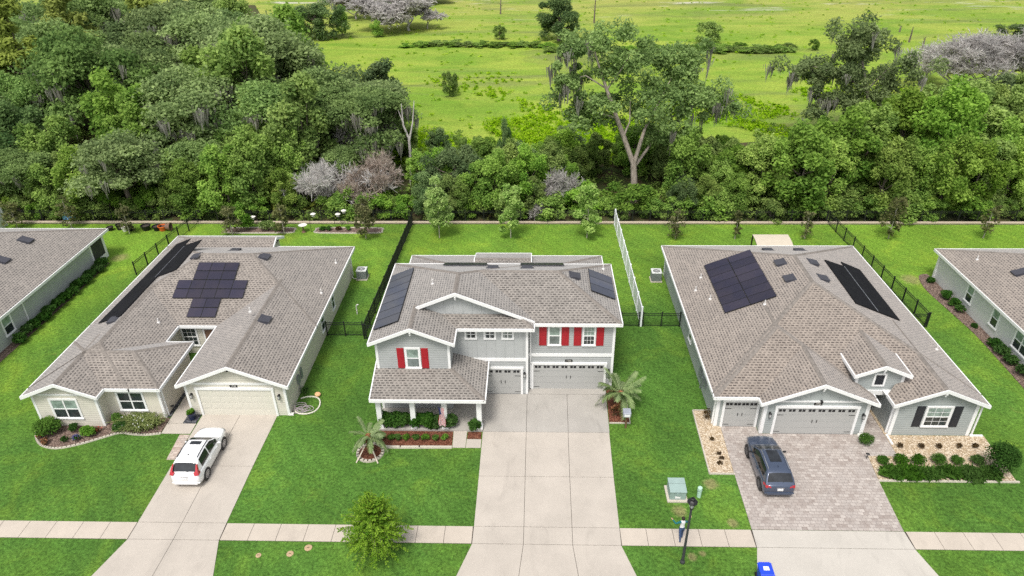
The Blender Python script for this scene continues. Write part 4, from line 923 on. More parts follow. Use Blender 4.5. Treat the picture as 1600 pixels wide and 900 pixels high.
        rr = MB(); pts = [Vector(G[i][4 if s > 0 else 8])+Vector((0, 0, .045)) for i in range(N+1) if P['roof'][0] < y0+(y1-y0)*i/N < P['roof'][1]]; rr.tube(pts, .022, 6); rr.build('roof_rail', P['rail'], root)
        for dy in (P['axles'][0]+.75, P['axles'][0]+1.7):
            hb = MB(); hb.obox((s*(W+.003), dy*sc, .86), (0, 1, 0), (0, 0, 1), (s, 0, 0), .1, .016, .015); hb.build('door_handle', P['handle'], root)
    bp = MB(); bp.box(-W*.78, W*.78, -.045, .1, .34, .52); bp.box(-W*.92, W*.92, -.01, .12, .40, .46); bp.build('rear_bumper', P['bump'], root, bevel=.03)
    pl = MB(); pl.box(-.16, .16, -.03, .03, P['plz'], P['plz']+.15); pl.build('number_plate', P['platem'], root)
    em = MB(); em.box(-.22, .22, -.02, .05, P['plz']+.19, P['plz']+.225); em.build('tailgate_strip', M['chrome'], root)
    an = MB(); an.hexa([(-.03, P['roof'][0]*sc+.25, H), (.03, P['roof'][0]*sc+.25, H), (.02, P['roof'][0]*sc+.42, H), (-.02, P['roof'][0]*sc+.42, H), (-.008, P['roof'][0]*sc+.22, H+.09), (.008, P['roof'][0]*sc+.22, H+.09), (.006, P['roof'][0]*sc+.3, H+.08), (-.006, P['roof'][0]*sc+.3, H+.08)]); an.build('roof_aerial', P['aerial'], root)
    wp = MB(); wp.tube([(.0, P['rear'][0]*sc+.0, 1.10), (.25, P['rear'][0]*sc+.03, 1.17)], .012, 5); wp.build('rear_wiper', M['black'], root)
    root.location = loc; return root
make_car((-20.2, 29.35, .03), 'white SUV with sunroof parked on the cream house driveway', dict(L=4.53, W=1.82, H=1.65, paint=M['car_white'], R=.34, axles=(.86, 3.46),
    cabin=[(.10, .90, .78, 1.0), (.32, .91, .77, 1.28), (.58, .91, .75, 1.57), (.9, .92, .74, 1.64), (1.7, .93, .74, 1.665), (2.3, .93, .72, 1.61), (2.75, .93, .74, 1.38), (3.3, .92, .84, 1.0)],
    side=(.75, 2.85), pillar=1.75, wind=(2.45, 3.15), rear=(.17, .52), sun=(1.9, 2.28), roof=(.75, 2.4), rim=M['rim'], mirror=2.78, mirror_mat=M['car_white'], rail=M['dark'], handle=M['car_white'], bump=M['car_white'], plz=.72, platem=M['plate'], aerial=M['dark'],
    tail=[[(.70, .0, 1.0), (.95, .06, 1.0), (.95, .34, 1.0), (.70, .1, 1.0), (.62, .10, 1.16), (.90, .14, 1.16), (.90, .36, 1.12), (.70, .2, 1.16)], [(.74, .10, 1.16), (.9, .12, 1.16), (.9, .3, 1.16), (.76, .2, 1.16), (.73, .38, 1.5), (.80, .38, 1.5), (.80, .5, 1.5), (.73, .44, 1.5)]]))
make_car((14.17, 29.05, .035), 'slate blue SUV with glass roof parked on the paver driveway', dict(L=4.5, W=1.83, H=1.60, paint=M['car_blue'], R=.35, axles=(.84, 3.52),
    cabin=[(.08, .90, .80, 1.0), (.30, .91, .78, 1.26), (.52, .91, .75, 1.50), (.8, .92, .73, 1.585), (1.7, .93, .73, 1.61), (2.3, .93, .71, 1.56), (2.75, .93, .74, 1.36), (3.4, .92, .84, 1.0)],
    side=(.7, 2.85), pillar=0, wind=(2.5, 3.2), rear=(.17, .5), sun=(1.25, 2.3), roof=(.65, 2.45), rim=M['rim_dark'], mirror=2.75, mirror_mat=M['dark'], rail=M['chrome'], handle=M['car_blue'], bump=M['car_blue'], plz=.66, platem=M['plate'], aerial=M['car_blue'],
    tail=[[(.56, -.01, .86), (.90, .03, .84), (.985, .36, .84), (.56, .12, .86), (.62, .05, .98), (.90, .07, 1.0), (.97, .36, .98), (.60, .2, .98)]]))
# ------------------------------------------------------------------ street furniture
root = empty('street_lamp', (7.93, 24.65, 0), 'black lantern street lamp beside the sidewalk near the utility box', 'street lamp')
b = MB(); b.lathe([(.13, 0), (.13, .12), (.085, .2), (.075, .9), (.062, 2), (.055, 3.9), (.075, 3.92), (.075, 3.98)], (7.93, 24.65, 0), 12); b.build('pole', plain('grey_black_pole', (.05, .052, .055), .5), root, smooth=False)
b = MB(); c = (7.93, 24.65, 3.98); b.lathe([(.05, 0), (.10, .06), (.10, .09)], c, 8)
for k in range(4):
    a = k*math.pi/2+math.pi/4; b.tube([(c[0]+.09*math.cos(a), c[1]+.09*math.sin(a), c[2]+.08), (c[0]+.19*math.cos(a), c[1]+.19*math.sin(a), c[2]+.47)], .014, 4)
b.lathe([(.27, .47), (.27, .5), (.2, .58), (.13, .62), (.12, .7), (.05, .73), (.03, .8)], c, 4 if False else 8); b.lathe([(.07, .12), (.07, .2)], c, 8); b.build('lantern', M['black'], root)
b = MB(); b.lathe([(.09, .10), (.18, .465)], c, 8); b.build('lantern_glass', M['lamp_glass'], root)
root = empty('utility_box', (8.4, 29.3, 0), 'sage green metal utility box on a pale pad by the lamp', 'utility box')
b = MB(); b.box(7.82, 8.98, 28.7, 29.95, 0, .1); b.build('pad', M['kerbstone'], root)
b = MB(); b.hexa([(7.95, 28.84, .1), (8.87, 28.84, .1), (8.87, 29.8, .1), (7.95, 29.8, .1), (7.95, 28.84, .68), (8.87, 28.84, .68), (8.87, 29.8, .80), (7.95, 29.8, .80)]); b.build('cabinet', M['green_box'], root, bevel=.02)
b = MB(); b.hexa([(7.93, 28.80, .69), (8.89, 28.80, .69), (8.89, 29.4, .775), (7.93, 29.4, .775), (7.93, 28.80, .72), (8.89, 28.80, .72), (8.89, 29.4, .80), (7.93, 29.4, .80)]); b.hexa([(7.93, 29.42, .775), (8.89, 29.42, .775), (8.89, 29.83, .81), (7.93, 29.83, .81), (7.93, 29.42, .805), (8.89, 29.42, .805), (8.89, 29.83, .84), (7.93, 29.83, .84)]); b.build('cabinet_lid', M['green_box'], root)
b = MB(); b.box(8.3, 8.52, 28.79, 28.84, .42, .6); b.build('padlock_cover', M['green_box'], root); b = MB(); b.box(8.25, 8.55, 28.82, 28.84, .22, .38); b.build('warning_label', M['plate'], root)
root = empty('cable_pedestal', (9.7, 29.2, 0), 'small pale green cable pedestal in the lawn right of the utility box', 'pedestal')
b = MB(); b.lathe([(.12, 0), (.12, .60), (.135, .60), (.135, .70), (.11, .74), (.02, .76)], (9.7, 29.2, 0), 14); b.build('post_body', M['green_post'], root)
b = MB(); b.lathe([(.14, .5), (.14, .53)], (9.7, 29.2, 0), 14); b.build('band', M['green_box'], root)
root = empty('recycling_bin', (11.77, 23.6, 0), 'blue wheeled recycling bin at the bottom edge on the pale drive', 'bin')
root.rotation_euler = (0, 0, 0)
b = MB(); b.hexa([(11.53, 23.36, .06), (12.01, 23.36, .06), (12.01, 23.82, .06), (11.53, 23.82, .06), (11.44, 23.22, .96), (12.1, 23.22, .96), (12.1, 23.86, .96), (11.44, 23.86, .96)]); b.build('bin_body', M['bin_blue'], root, bevel=.03)
b = MB(); b.hexa([(11.41, 23.14, .965), (12.13, 23.14, .965), (12.13, 23.90, .99), (11.41, 23.90, .99), (11.45, 23.2, 1.03), (12.09, 23.2, 1.03), (12.09, 23.86, 1.08), (11.45, 23.86, 1.08)]); o = b.build('bin_lid', M['bin_blue'], root, bevel=.02)
b = MB(); b.poly([(11.62, 23.42, 1.053), (11.92, 23.42, 1.053), (11.9, 23.64, 1.070), (11.64, 23.64, 1.070)]); b.build('sticker', M['plate'], o)
for x in (11.5, 12.04): b = MB(); b.tube([(x-.03, 23.88, .13), (x+.03, 23.88, .13)], .13, 16); b.build('wheel', M['tyre'], root)
b = MB(); b.tube([(11.5, 23.93, 1.0), (12.04, 23.93, 1.0)], .018, 8); b.build('handle', M['bin_blue'], root)
root = empty('mailbox', (6.15, 34.95, 0), 'grey mailbox on a brown post by the palm bed', 'mailbox')
b = MB(); b.box(6.1, 6.2, 34.95, 35.05, 0, 1.1); b.build('post', M['wood_brown'], root)
b = MB(); b.hexa([(5.9, 34.72, 1.1), (6.4, 34.72, 1.1), (6.4, 35.2, 1.1), (5.9, 35.2, 1.1), (5.9, 34.72, 1.42), (6.4, 34.72, 1.42), (6.4, 35.2, 1.5), (5.9, 35.2, 1.5)]); b.build('box', M['sign_grey'], root, bevel=.03)
b = MB(); b.box(5.97, 6.33, 34.7, 34.72, 1.16, 1.34); b.build('name_plate', M['plate'], root)
def ac_unit(x, y, label):
    root = empty('air_conditioner', (x, y, 0), label, 'air conditioner', 'air conditioning units'); b = MB(); b.box(x-.5, x+.5, y-.5, y+.5, 0, .08); b.build('pad', M['kerbstone'], root)
    b = MB(); b.box(x-.41, x+.41, y-.41, y+.41, .08, .86)
    for i in range(11): b.box(x-.425, x+.425, y-.425, y+.425, .13+.065*i, .155+.065*i)
    b.build('louvred_body', M['ac'], root); b = MB(); b.box(x-.44, x+.44, y-.44, y+.44, .86, .93); b.build('top_panel', M['ac_top'], root)
    b = MB(); b.lathe([(.31, .931), (.31, .94)], (x, y, 0), 20); f = b.build('fan_grille', M['dark'], root)
    b = MB()
    for r in (.12, .2, .28): b.tube([(x+r*math.cos(a*.4488), y+r*math.sin(a*.4488), .95) for a in range(15)], .008, 5)
    for k in range(8): a = k*.7854; b.tube([(x, y, .95), (x+.3*math.cos(a), y+.3*math.sin(a), .95)], .008, 5)
    b.build('grille_wires', M['ac_top'], f); return root
ac_unit(-15.1, 54.6, 'grey air conditioner beside the cream house right wall'); ac_unit(11.0, 54.4, 'grey air conditioner beside the dormer house left wall')
b = MB(); b.tube(smooth3 if False else [(-15.6, 54.3, .12), (-15.8, 54.25, .1), (-16.0, 54.3, .35), (-16.04, 54.3, .9)], .035); tag(b.build('refrigerant_pipe', M['pipe']), 'pale pipe from the air conditioner to the cream wall', 'pipe')
root = empty('arched_canopy', (22, 57.5, 0), 'cream arched canopy on dark posts behind the dormer house', 'canopy')
b = MB(); n = 14; pts = [(58.5-2.2*math.sin(.5*math.pi*i/n), 1.6+.85*math.cos(.5*math.pi*(i/n))**.8) for i in range(n+1)]
for i in range(n):
    (ya, za), (yb, zb) = pts[i], pts[i+1]; b.hexa([(20.2, ya, za), (23.4, ya, za), (23.4, yb, zb), (20.2, yb, zb), (20.2, ya, za+.03), (23.4, ya, za+.03), (23.4, yb, zb+.03), (20.2, yb, zb+.03)])
b.build('canvas_roof', M['canvas'], root, smooth=False)
for x in (20.25, 23.35):
    b = MB(); b.box(x-.05, x+.05, 58.45, 58.55, 0, pts[0][1]); b.build('post', M['black'], root); b = MB(); b.box(x-.05, x+.05, pts[-1][0], pts[-1][0]+.1, 0, pts[-1][1]); b.build('post', M['black'], root)
    b = MB(); b.tube([(x, y, z-.05) for y, z in pts], .04, 6); b.build('arch_frame', M['black'], root)
# flag on the porch
root = empty('flag', (-5.55, 34.5, 2.2), 'striped red and white flag hanging from the porch column', 'flag')
b = MB(); b.tube([(-5.52, 34.6, 2.05), (-5.6, 33.95, 2.5)], .016, 6); b.build('flag_pole', M['alu'], root)
rs = MB(); ws = MB(); bl = MB(); nst = 13
for k in range(nst):
    for i in range(10):
        z0, z1 = 2.42-i*.15, 2.42-(i+1)*.15; f = lambda z, q: (-5.78+.36*q+.05*math.sin(z*4+q*3), 34.02+.06*math.sin(q*9+z*3)+.03*q, z-.12*q*(1 if z > 2 else .4))
        (bl if (i < 4 and k < 7) else rs if k % 2 == 0 else ws).poly([f(z0, k/nst), f(z0, (k+1)/nst), f(z1, (k+1)/nst), f(z1, k/nst)])
fc = rs.build('cloth', M['flag_red'], root); ws.build('white_stripes', M['flag_white'], fc); bl.build('canton', M['flag_blue'], fc)
# pots behind the sage house, pot by the cream garage
def pot(x, y, r, h, mat, label, group='plant pots in the back lawn', tipped=False):
    root = empty('plant_pot', (x, y, 0), label, 'pot', group); b = MB(); b.lathe([(r*.72, 0), (r*.95, h*.85), (r*1.08, h*.86), (r*1.08, h), (r*.92, h), (r*.88, h*.8)], (x, y, 0), 16)
    if tipped:
        for i, v in enumerate(b.v): dx, dy, dz = v[0]-x, v[1]-y, v[2]; b.v[i] = (x-h/2+dz, y+dy, r*1.08+dx)
    b.build('pot_body', mat, root)
    s = MB(); s.lathe([(r*.88, h*.8), (.01, h*.82)], (x, y, 0), 12)
    if tipped:
        for i, v in enumerate(s.v): dx, dy, dz = v[0]-x, v[1]-y, v[2]; s.v[i] = (x-h/2+dz, y+dy, r*1.08+dx)
    s.build('soil', M['joint'], root); return root
pot(-43.2, 64.35, .32, .4, M['black'], 'black pot at the left end of the row behind the sage house'); pot(-42.35, 64.55, .3, .6, M['black'], 'taller black pot left of the white pot behind the sage house'); pot(-41.6, 64.2, .28, .42, M['stone_white'], 'white pot in the row behind the sage house'); pot(-41.0, 64.3, .3, .4, M['black'], 'black pot right of the white pot behind the sage house')
pot(-39.5, 64.45, .46, .55, M['black'], 'large black pot between sapling and orange pot'); pot(-38.35, 64.4, .42, .5, M['black'], 'black pot touching the orange pot on its left'); pot(-37.75, 64.4, .42, .52, M['orange'], 'orange pot in the row behind the sage house'); pot(-37.1, 64.35, .4, .5, M['terra'], 'brown tipped pot at the right end of the row', tipped=True)
pot(-22.5, 35.5, .27, .55, M['navy_pot'], 'navy glazed pot with plant beside the cream garage', None)
root = empty('banner', (-48.4, 66.25, 0), 'blue and white banner hanging on the rear fence', 'banner'); b = MB(); b.box(-49.15, -47.75, 66.22, 66.245, .35, 1.4); b.build('cloth', M['blue_cloth'], root)
b = MB(); b.box(-49.1, -47.8, 66.2, 66.218, .80, .9); b.box(-48.2, -47.9, 66.2, 66.218, 1.0, 1.25); b.build('white_panels', M['flag_white'], root)
root = empty('bird_bath', (-23.1, 64.0, 0), 'pale stone bird bath between the two oval garden beds', 'bird bath'); b = MB(); b.lathe([(.22, 0), (.2, .06), (.08, .12), (.07, .6), (.14, .66)], (-23.1, 64., 0), 14); b.build('pedestal', M['terra'], root); b = MB(); b.lathe([(.14, .66), (.40, .76), (.43, .80), (.38, .79), (.05, .73)], (-23.1, 64., 0), 18); b.build('basin', M['stone_white'], root)
def feeder(x, y, h, label, twin=True):
    root = empty('bird_feeder', (x, y, 0), label, 'bird feeder', 'bird feeders'); b = MB(); b.tube([(x, y, 0), (x, y, h)], .025, 6)
    if twin: b.tube([(x, y, h-.05), (x+.3, y, h+.08), (x+.45, y, h-.1)], .014, 6)
    b.build('pole', M['black'], root); b = MB(); xx = x+(.45 if twin else 0); b.lathe([(.05, h-.45), (.16, h-.42), (.16, h-.38), (.07, h-.36), (.07, h-.2), (.28, h-.18), (.02, h-.05)], (xx, y, 0), 10); b.build('feeder_house', M['stone_white'], root)
feeder(-22.3, 64.0, 2.2, 'black pole bird feeder with white house near the bird bath'); feeder(-20.2, 65.3, 1.6, 'white bird feeder before the rear fence, above the right oval bed'); feeder(-19.6, 65.5, 1.9, 'taller white bird feeder before the rear fence'); feeder(-28.65, 65.5, 1.2, 'short white bird feeder by the rear fence, left bed', False)
# hoses and stones beside the cream house
rn = random.Random(3); root = empty('garden_hose', (-15.3, 36.8, 0), 'heap of coiled garden hoses beside the cream house corner', 'hose')
b = MB(); b.tube([(-15.75+1.45*.62*(1+math.cos(a)) if False else -15.2+.85*math.cos(a), 36.95+.95*math.sin(a), .06+.03*math.sin(a*3)) for a in [2.4-k*.22 for k in range(26)]], .055, 6); b.build('pale_hose', M['hose_white'], root)
b = MB()
for k in range(6):
    cx, cy, r1, r2, ph = -15.35+rn.uniform(-.2, .25), 36.45+rn.uniform(-.15, .25), rn.uniform(.28, .5), rn.uniform(.2, .36), rn.uniform(0, 6); b.tube([(cx+r1*math.cos(a+ph), cy+r2*math.sin(a+ph), .05+.05*k+.03*math.sin(2*a)) for a in [j*.35 for j in range(19)]], .022, 5)
b.build('coils', M['hose_pink'], root)
b = MB(); b.ell((-14.75, 38.0, .15), (.22, .2, .16), 10, 7); tag(b.build('stone', plain('peach_stone', (.72, .42, .22), .8)), 'peach coloured stone in the grass behind the coiled hoses', 'stone')
for x, y, r, l in ((-14.42, 24.72, .15, 'larger tan round valve lid in the verge lawn, left one'), (-11.9, 25.25, .21, 'tan valve lid right of the others in the verge lawn'), (-12.77, 24.85, .19, 'tan valve lid in the middle of the verge lawn')):
    root = empty('valve_lid', (x, y, 0), l, 'lid', 'valve lids in the verge'); b = MB(); b.lathe([(r, 0), (r, .03), (r*.85, .04), (.01, .042)], (x, y, 0), 14); b.build('cover', M['lid'], root); b = MB(); b.tube([(x-.06, y, .045), (x+.06, y, .045)], .012, 5); b.build('lifting_bar', M['dark'], root)
root = empty('irrigation_pipe', (-13.55, 49.0, 0), 'pale bent standpipe in the lawn behind the short fence gate', 'pipe'); b = MB(); b.tube([(-14.3, 48.6, 0), (-14.3, 48.6, .8), (-14.22, 48.6, .9), (-14.1, 48.6, .88)], .045, 8); b.build('standpipe', M['pipe'], root)
for x, y, l in ((-24.12, 36.3, 'black path light by the cream house corner'), (20.5, 32.35, 'black path light at the corner of the paver driveway')):
    root = empty('path_light', (x, y, 0), l, 'path light', 'path lights'); b = MB(); b.tube([(x, y, 0), (x, y, .42)], .018, 6); b.build('stem', M['black'], root); b = MB(); b.lathe([(.05, .38), (.12, .44), (.02, .5)], (x, y, 0), 10); b.build('shade', M['black'], root)
for x, y, s, l in ((21.0, 34.35, .16, 'white stone block by the garage corner of the dormer house'), (-16.0, 36.0, .12, 'white splash block at the cream garage corner')):
    b = MB(); b.hexa([(x-s*1.5, y-s, .03), (x+s*1.5, y-s, .03), (x+s*1.4, y+s, .03), (x-s*1.6, y+s, .03), (x-s*1.3, y-s*.9, .03+s), (x+s*1.3, y-s*.8, .03+s*.8), (x+s*1.2, y+s*.8, .03+s), (x-s*1.4, y+s*.9, .03+s*.9)]); tag(b.build('stone_block', M['stone_white'], bevel=.02), l, 'stone')
# ------------------------------------------------------------------ the person on the sidewalk
def person():
    root = empty('person', (8.08, 26.1, .03), 'person in white top with teal sleeves and jeans walking behind the lamp post', 'person'); import bmesh
    V, E, Rr, Tg = [], [], [], []
    def add(p, r, t, par=None):
        V.append(p); Rr.append(r); Tg.append(t)
        if par is not None: E.append((par, len(V)-1))
        return len(V)-1
    pel = add((0, 0, .92), .125, 'j'); waist = add((0, .01, 1.06), .115, 't', pel); chest = add((0, .02, 1.24), .135, 't', waist); sh = add((0, .01, 1.38), .10, 't', chest); nk = add((0, .02, 1.46), .05, 's', sh); hd = add((0, .035, 1.55), .085, 's', nk); add((0, .03, 1.66), .075, 's', hd)
    for s in (-1, 1):
        hip = add((s*.09, 0, .86), .095, 'j', pel); st = .16*s; kn = add((s*.10, st*.7, .49), .062, 'j', hip); an = add((s*.10, st*.9-.06, .10), .042, 'j', kn); add((s*.105, st*.9+.10, .05), .035, 'w', add((s*.10, st*.9-.04, .05), .045, 'w', an))
        so = add((s*.17, .0, 1.37), .062, 'e', sh); el = add((s*.36, .06, 1.22), .050, 'e', so); wr = add((s*.46, .20, 1.33), .038, 'e', el); pm = add((s*.50, .25, 1.37), .030, 's', wr)
        for k in range(4):
            f0 = add((s*(.53+.004*k), .27+.018*(k-1.5), 1.40+.003*k), .0095, 's', pm); f1 = add((s*(.552+.003*(k % 2)), .285+.020*(k-1.5), 1.412), .0085, 's', f0); add((s*.565, .295+.020*(k-1.5), 1.40), .007, 's', f1)
        t0 = add((s*.495, .30, 1.385), .0105, 's', pm); add((s*.50, .33, 1.39), .0085, 's', t0)
    me = bpy.data.meshes.new('body'); me.from_pydata(V, E, []); o = link('body', me, root); mod = o.modifiers.new('Skin', 'SKIN'); sv = me.skin_vertices[0].data
    for i, r in enumerate(Rr): sv[i].radius = (r, r*(.78 if Tg[i] == 't' else 1))
    sv[0].use_root = True; sub = o.modifiers.new('Sub', 'SUBSURF'); sub.levels = 2; sub.render_levels = 2
    bpy.context.view_layer.update(); m2 = bpy.data.meshes.new_from_object(o.evaluated_get(bpy.context.evaluated_depsgraph_get())); o.modifiers.clear(); o.data = m2; m2.name = 'body'
    m2.materials.clear(); names = {'j': 0, 't': 1, 's': 2, 'e': 3, 'w': 4}
    for k in ('jeans', 'tee', 'skin', 'teal', 'stone_white'): m2.materials.append(M[k])
    VA = np.array(V)
    for p in m2.polygons:
        c = np.array(p.center); t = Tg[int(np.argmin(((VA-c)**2).sum(1)-np.array(Rr)**2))]; p.material_index = names[t]; p.use_smooth = True
    h = MB(); h.ell((0, .015, 1.615), (.098, .105, .105), 14, 9)
    h.v = [(x, y, z) if not (y > .06 and z < 1.62) else (x, .05, z) for x, y, z in h.v]; h.v = [tuple(Vector(v)+ORG[root.name]) for v in h.v]; h.build('hair', M['hair'], root, smooth=True)
    f = MB(); f.ell((0, .128, 1.575), (.014, .02, .022), 8, 6); f.ell((-.032, .112, 1.6), (.012, .008, .008), 8, 6); f.ell((.032, .112, 1.6), (.012, .008, .008), 8, 6); f.v = [tuple(Vector(v)+ORG[root.name]) for v in f.v]; f.build('face_features', M['skin'], root, smooth=True)
    root.rotation_euler = (0, 0, R(8))
person()

# ------------------------------------------------------------------ vegetation generators
def unit(v): return v/np.maximum(np.linalg.norm(v, axis=-1, keepdims=True), 1e-9)
def quads_from(pos, nrm, size, aspect, rng, tang=None):
    N = len(pos); a = rng.normal(size=(N, 3)) if tang is None else tang
    t = unit(a-nrm*(a*nrm).sum(1, keepdims=True)); b = np.cross(nrm, t); s = size[:, None]
    t = t*s*aspect*.5; b = b*s*.5
    return np.stack([pos-t*.9, pos+b*.9+t*.1, pos+t, pos-b*.9+t*.1], 1)      # a pointed leaf shape
def leaves(C, Rd, n, size, seed, up=.6, out=.3, aspect=1.5, fill=.35, bias=.25, cvar=.5, lvar=.28):
    rng = np.random.default_rng(seed); C = np.asarray(C, float); Rd = np.asarray(Rd, float)
    if Rd.ndim == 1: Rd = np.stack([Rd, Rd, Rd*.8], 1)
    k = np.repeat(np.arange(len(C)), n); N = len(k); d = rng.normal(size=(N, 3)); d[:, 2] += bias; d = unit(d)
    r = fill+(1-fill)*np.sqrt(rng.random(N)); pos = C[k]+d*Rd[k]*r[:, None]*(1+.15*rng.normal(size=(N, 1)))
    nr = unit(d*out+rng.normal(size=(N, 3))*.55+np.array([0, 0, up])); V = quads_from(pos, nr, size*rng.uniform(.6, 1.35, N), aspect, rng)
    ct = rng.uniform(.5-cvar/2, .5+cvar/2, len(C)); T = np.clip(ct[k]+rng.normal(size=N)*lvar*.6, 0, 1); return V, T
def crown_clumps(seed, m, Rr, zc, hz, lo=.35, cr=(.26, .4), lump=.25, low=-.5):
    rng = np.random.default_rng(seed); d = unit(rng.normal(size=(m, 3))); d[:, 2] = np.where(d[:, 2] < low, -d[:, 2], d[:, 2])
    ph = rng.uniform(0, 6.28, 3); ang = np.arctan2(d[:, 1], d[:, 0]); w = 1+lump*np.sin(2*ang+ph[0])*.6+lump*np.sin(3*ang+ph[1])*.6
    r = (lo+(1-lo)*rng.random(m)**.45)[:, None]; C = d*r*np.array([Rr, Rr, hz]); C[:, :2] *= w[:, None]; C[:, 2] += zc
    return C, Rr*rng.uniform(*cr, m)
def moss_mesh(name, C, Rd, n, seed, L=(.8, 2.2)):
    rng = np.random.default_rng(seed); m = max(4, n//16); dist = np.hypot(C[:, 0]-C[:, 0].mean(), C[:, 1]-C[:, 1].mean()); k0 = rng.choice(np.argsort(-dist)[:max(3, int(len(C)*.65))], m); a0 = np.arctan2(C[k0, 1]-C[:, 1].mean(), C[k0, 0]-C[:, 0].mean())+rng.normal(size=m)*.7; r0 = (.55+.6*rng.random(m))*Rd[k0]; ln0 = rng.uniform(*L, m)
    base = C[k0]+np.stack([r0*np.cos(a0), r0*np.sin(a0), -Rd[k0]*rng.uniform(.1, .5, m)], 1); k = np.repeat(np.arange(m), 16); n = len(k); off = rng.normal(size=(n, 3))*np.array([.24, .24, .15]); top = base[k]+off
    ln = ln0[k]*np.clip(1.1-np.linalg.norm(off[:, :2], axis=1)*1.3, .25, 1.1)*rng.uniform(.7, 1.1, n); w = rng.uniform(.035, .085, n); b = rng.uniform(0, 6.28, n); s = np.stack([np.cos(b), np.sin(b), 0*b], 1)*w[:, None]
    dn = np.stack([-off[:, 0]*.35+rng.normal(size=n)*.05, -off[:, 1]*.35+rng.normal(size=n)*.05, -np.ones(n)], 1)*ln[:, None]; V = np.stack([top-s, top+s, top+dn*.75+s*.6, top+dn], 1); return quads_mesh(name, V, M['moss'], np.clip(rng.random(m)[k]+rng.normal(size=n)*.15, 0, 1))
def tube_mesh(name, segs, mat, n=6):
    b = MB()
    for pts, rad in segs: b.tube(pts, rad, n, cap=False)
    me = bpy.data.meshes.new(name); me.from_pydata(b.v, [], b.f); me.materials.append(mat); me.polygons.foreach_set('use_smooth', [True]*len(me.polygons)); me.update(); return me
def limbs(C, seed, H, r, k, fork=.35, wob=.15):
    rn = random.Random(seed); top = Vector((rn.uniform(-1, 1)*wob*H*.3, rn.uniform(-1, 1)*wob*H*.3, H*.72)); f = Vector((top.x*.4, top.y*.4, H*fork))
    S = [([Vector((0, 0, -.5)), Vector((0, 0, .3)), f*.6+Vector((rn.uniform(-.2, .2), rn.uniform(-.2, .2), 0)), f, (f+top)/2, top], [r*1.5, r*1.15, r, r*.85, r*.55, r*.2])]
    for q in random.Random(seed+1).sample(list(map(tuple, C)), min(k, len(C))):
        q = Vector(q); s = f.lerp(top, rn.random()*.6); mid = s.lerp(q, .5)+Vector((0, 0, -.06*H*rn.random())); S.append(([s, mid, q], [r*.42, r*.28, r*.07]))
    return S
PROTO = {}
def proto(kind, i):
    key = (kind, i)
    if key in PROTO: return PROTO[key]
    sd = 100+17*i+{'oak': 0, 'mossy': 200, 'mid': 400, 'bright': 600, 'dark': 800, 'pine': 1000, 'bush': 1200}[kind]; mm = None
    if kind in ('oak', 'mossy', 'dark'):
        H = 10; Rr = 4.3 if kind != 'dark' else 3.6; C, r = crown_clumps(sd, 44, Rr, 5.9 if kind != 'dark' else 5.1, 3.9 if kind != 'dark' else 4.5, cr=(.18, .36), lump=.4, low=-.5 if kind != 'dark' else -.97); r3 = np.stack([r*1.3, r*1.3, r*.72], 1) if kind != 'dark' else np.stack([r, r, r], 1); V, T = leaves(C, r3, 400, .225, sd, cvar=.6)
        cm = quads_mesh('crown', V, M['leaf_dark' if kind == 'dark' else 'leaf_oak'], T); tm = tube_mesh('trunk', limbs(C, sd, H, .30, 14), M['bark']); mm = moss_mesh('moss', C, r, 1100 if kind == 'mossy' else 300, sd, (.7, 2.1)) if kind != 'dark' else None
    elif kind in ('mid', 'bright'):
        H = 7; C, r = crown_clumps(sd, 50, 2.05, 3.6, 3.35, cr=(.20, .36), lump=.4, low=-.85); V, T = leaves(C, np.stack([r, r, r*1.1], 1), 280, .17, sd, cvar=.65)
        cm = quads_mesh('crown', V, M['leaf_'+kind], T); tm = tube_mesh('trunk', limbs(C, sd, H, .14, 10, .25), M['bark'])
    elif kind == 'bush':
        H = 3; C, r = crown_clumps(sd, 20, 1.5, 1.35, 1.35, cr=(.28, .42), low=-.9); V, T = leaves(C, r, 220, .15, sd, cvar=.55); cm = quads_mesh('crown', V, M['leaf_mid'], T); tm = tube_mesh('trunk', limbs(C, sd, H, .06, 8, .15), M['bark'])
    elif kind == 'pine':
        rng = np.random.default_rng(sd); H = 16; z = rng.uniform(8.5, 16, 26); a = rng.uniform(0, 6.28, 26); rr = (17.5-z)*.36*rng.uniform(.5, 1, 26); C = np.stack([rr*np.cos(a), rr*np.sin(a), z], 1); r = rng.uniform(.8, 1.25, 26)
        V, T = leaves(C, r, 210, .26, sd, aspect=2.6, out=.9); cm = quads_mesh('crown', V, M['leaf_pine'], T); S = [([Vector((0, 0, -.5)), Vector((.1, 0, 6)), Vector((0, .1, 16))], [.28, .22, .05])]+[([Vector((0, 0, c[2]-.8)), Vector(c)], [.07, .03]) for c in C]; tm = tube_mesh('trunk', S, M['bark'])
    PROTO[key] = (H, tm, cm, mm); return PROTO[key]
def tree_of(name, loc, parts, label, cat='tree', group=None, rz=0, sc=(1, 1, 1)):
    root = empty(name, loc, label, cat, group); root.rotation_euler = (0, 0, rz); root.scale = sc
    for pn, me in parts:
        if me is not None: o = bpy.data.objects.new(pn, me); COL.objects.link(o); o.parent = root
    return root
def plant(kind, i, x, y, h, label, group, rz=0, w=1., z=-.45, name='broadleaf_tree', cat='tree'):
    H, tm, cm, mm = proto(kind, i); s = h/H; return tree_of(name, (x, y, z), (('trunk', tm), ('crown', cm), ('moss', mm)), label, cat, group, rz, (s*w, s*w, s))
def PX(x, y, z):
    v = RM0 @ Vector((x, y, z-31)); return (800+1100*v.x/v.z, 450+1100*v.y/v.z)
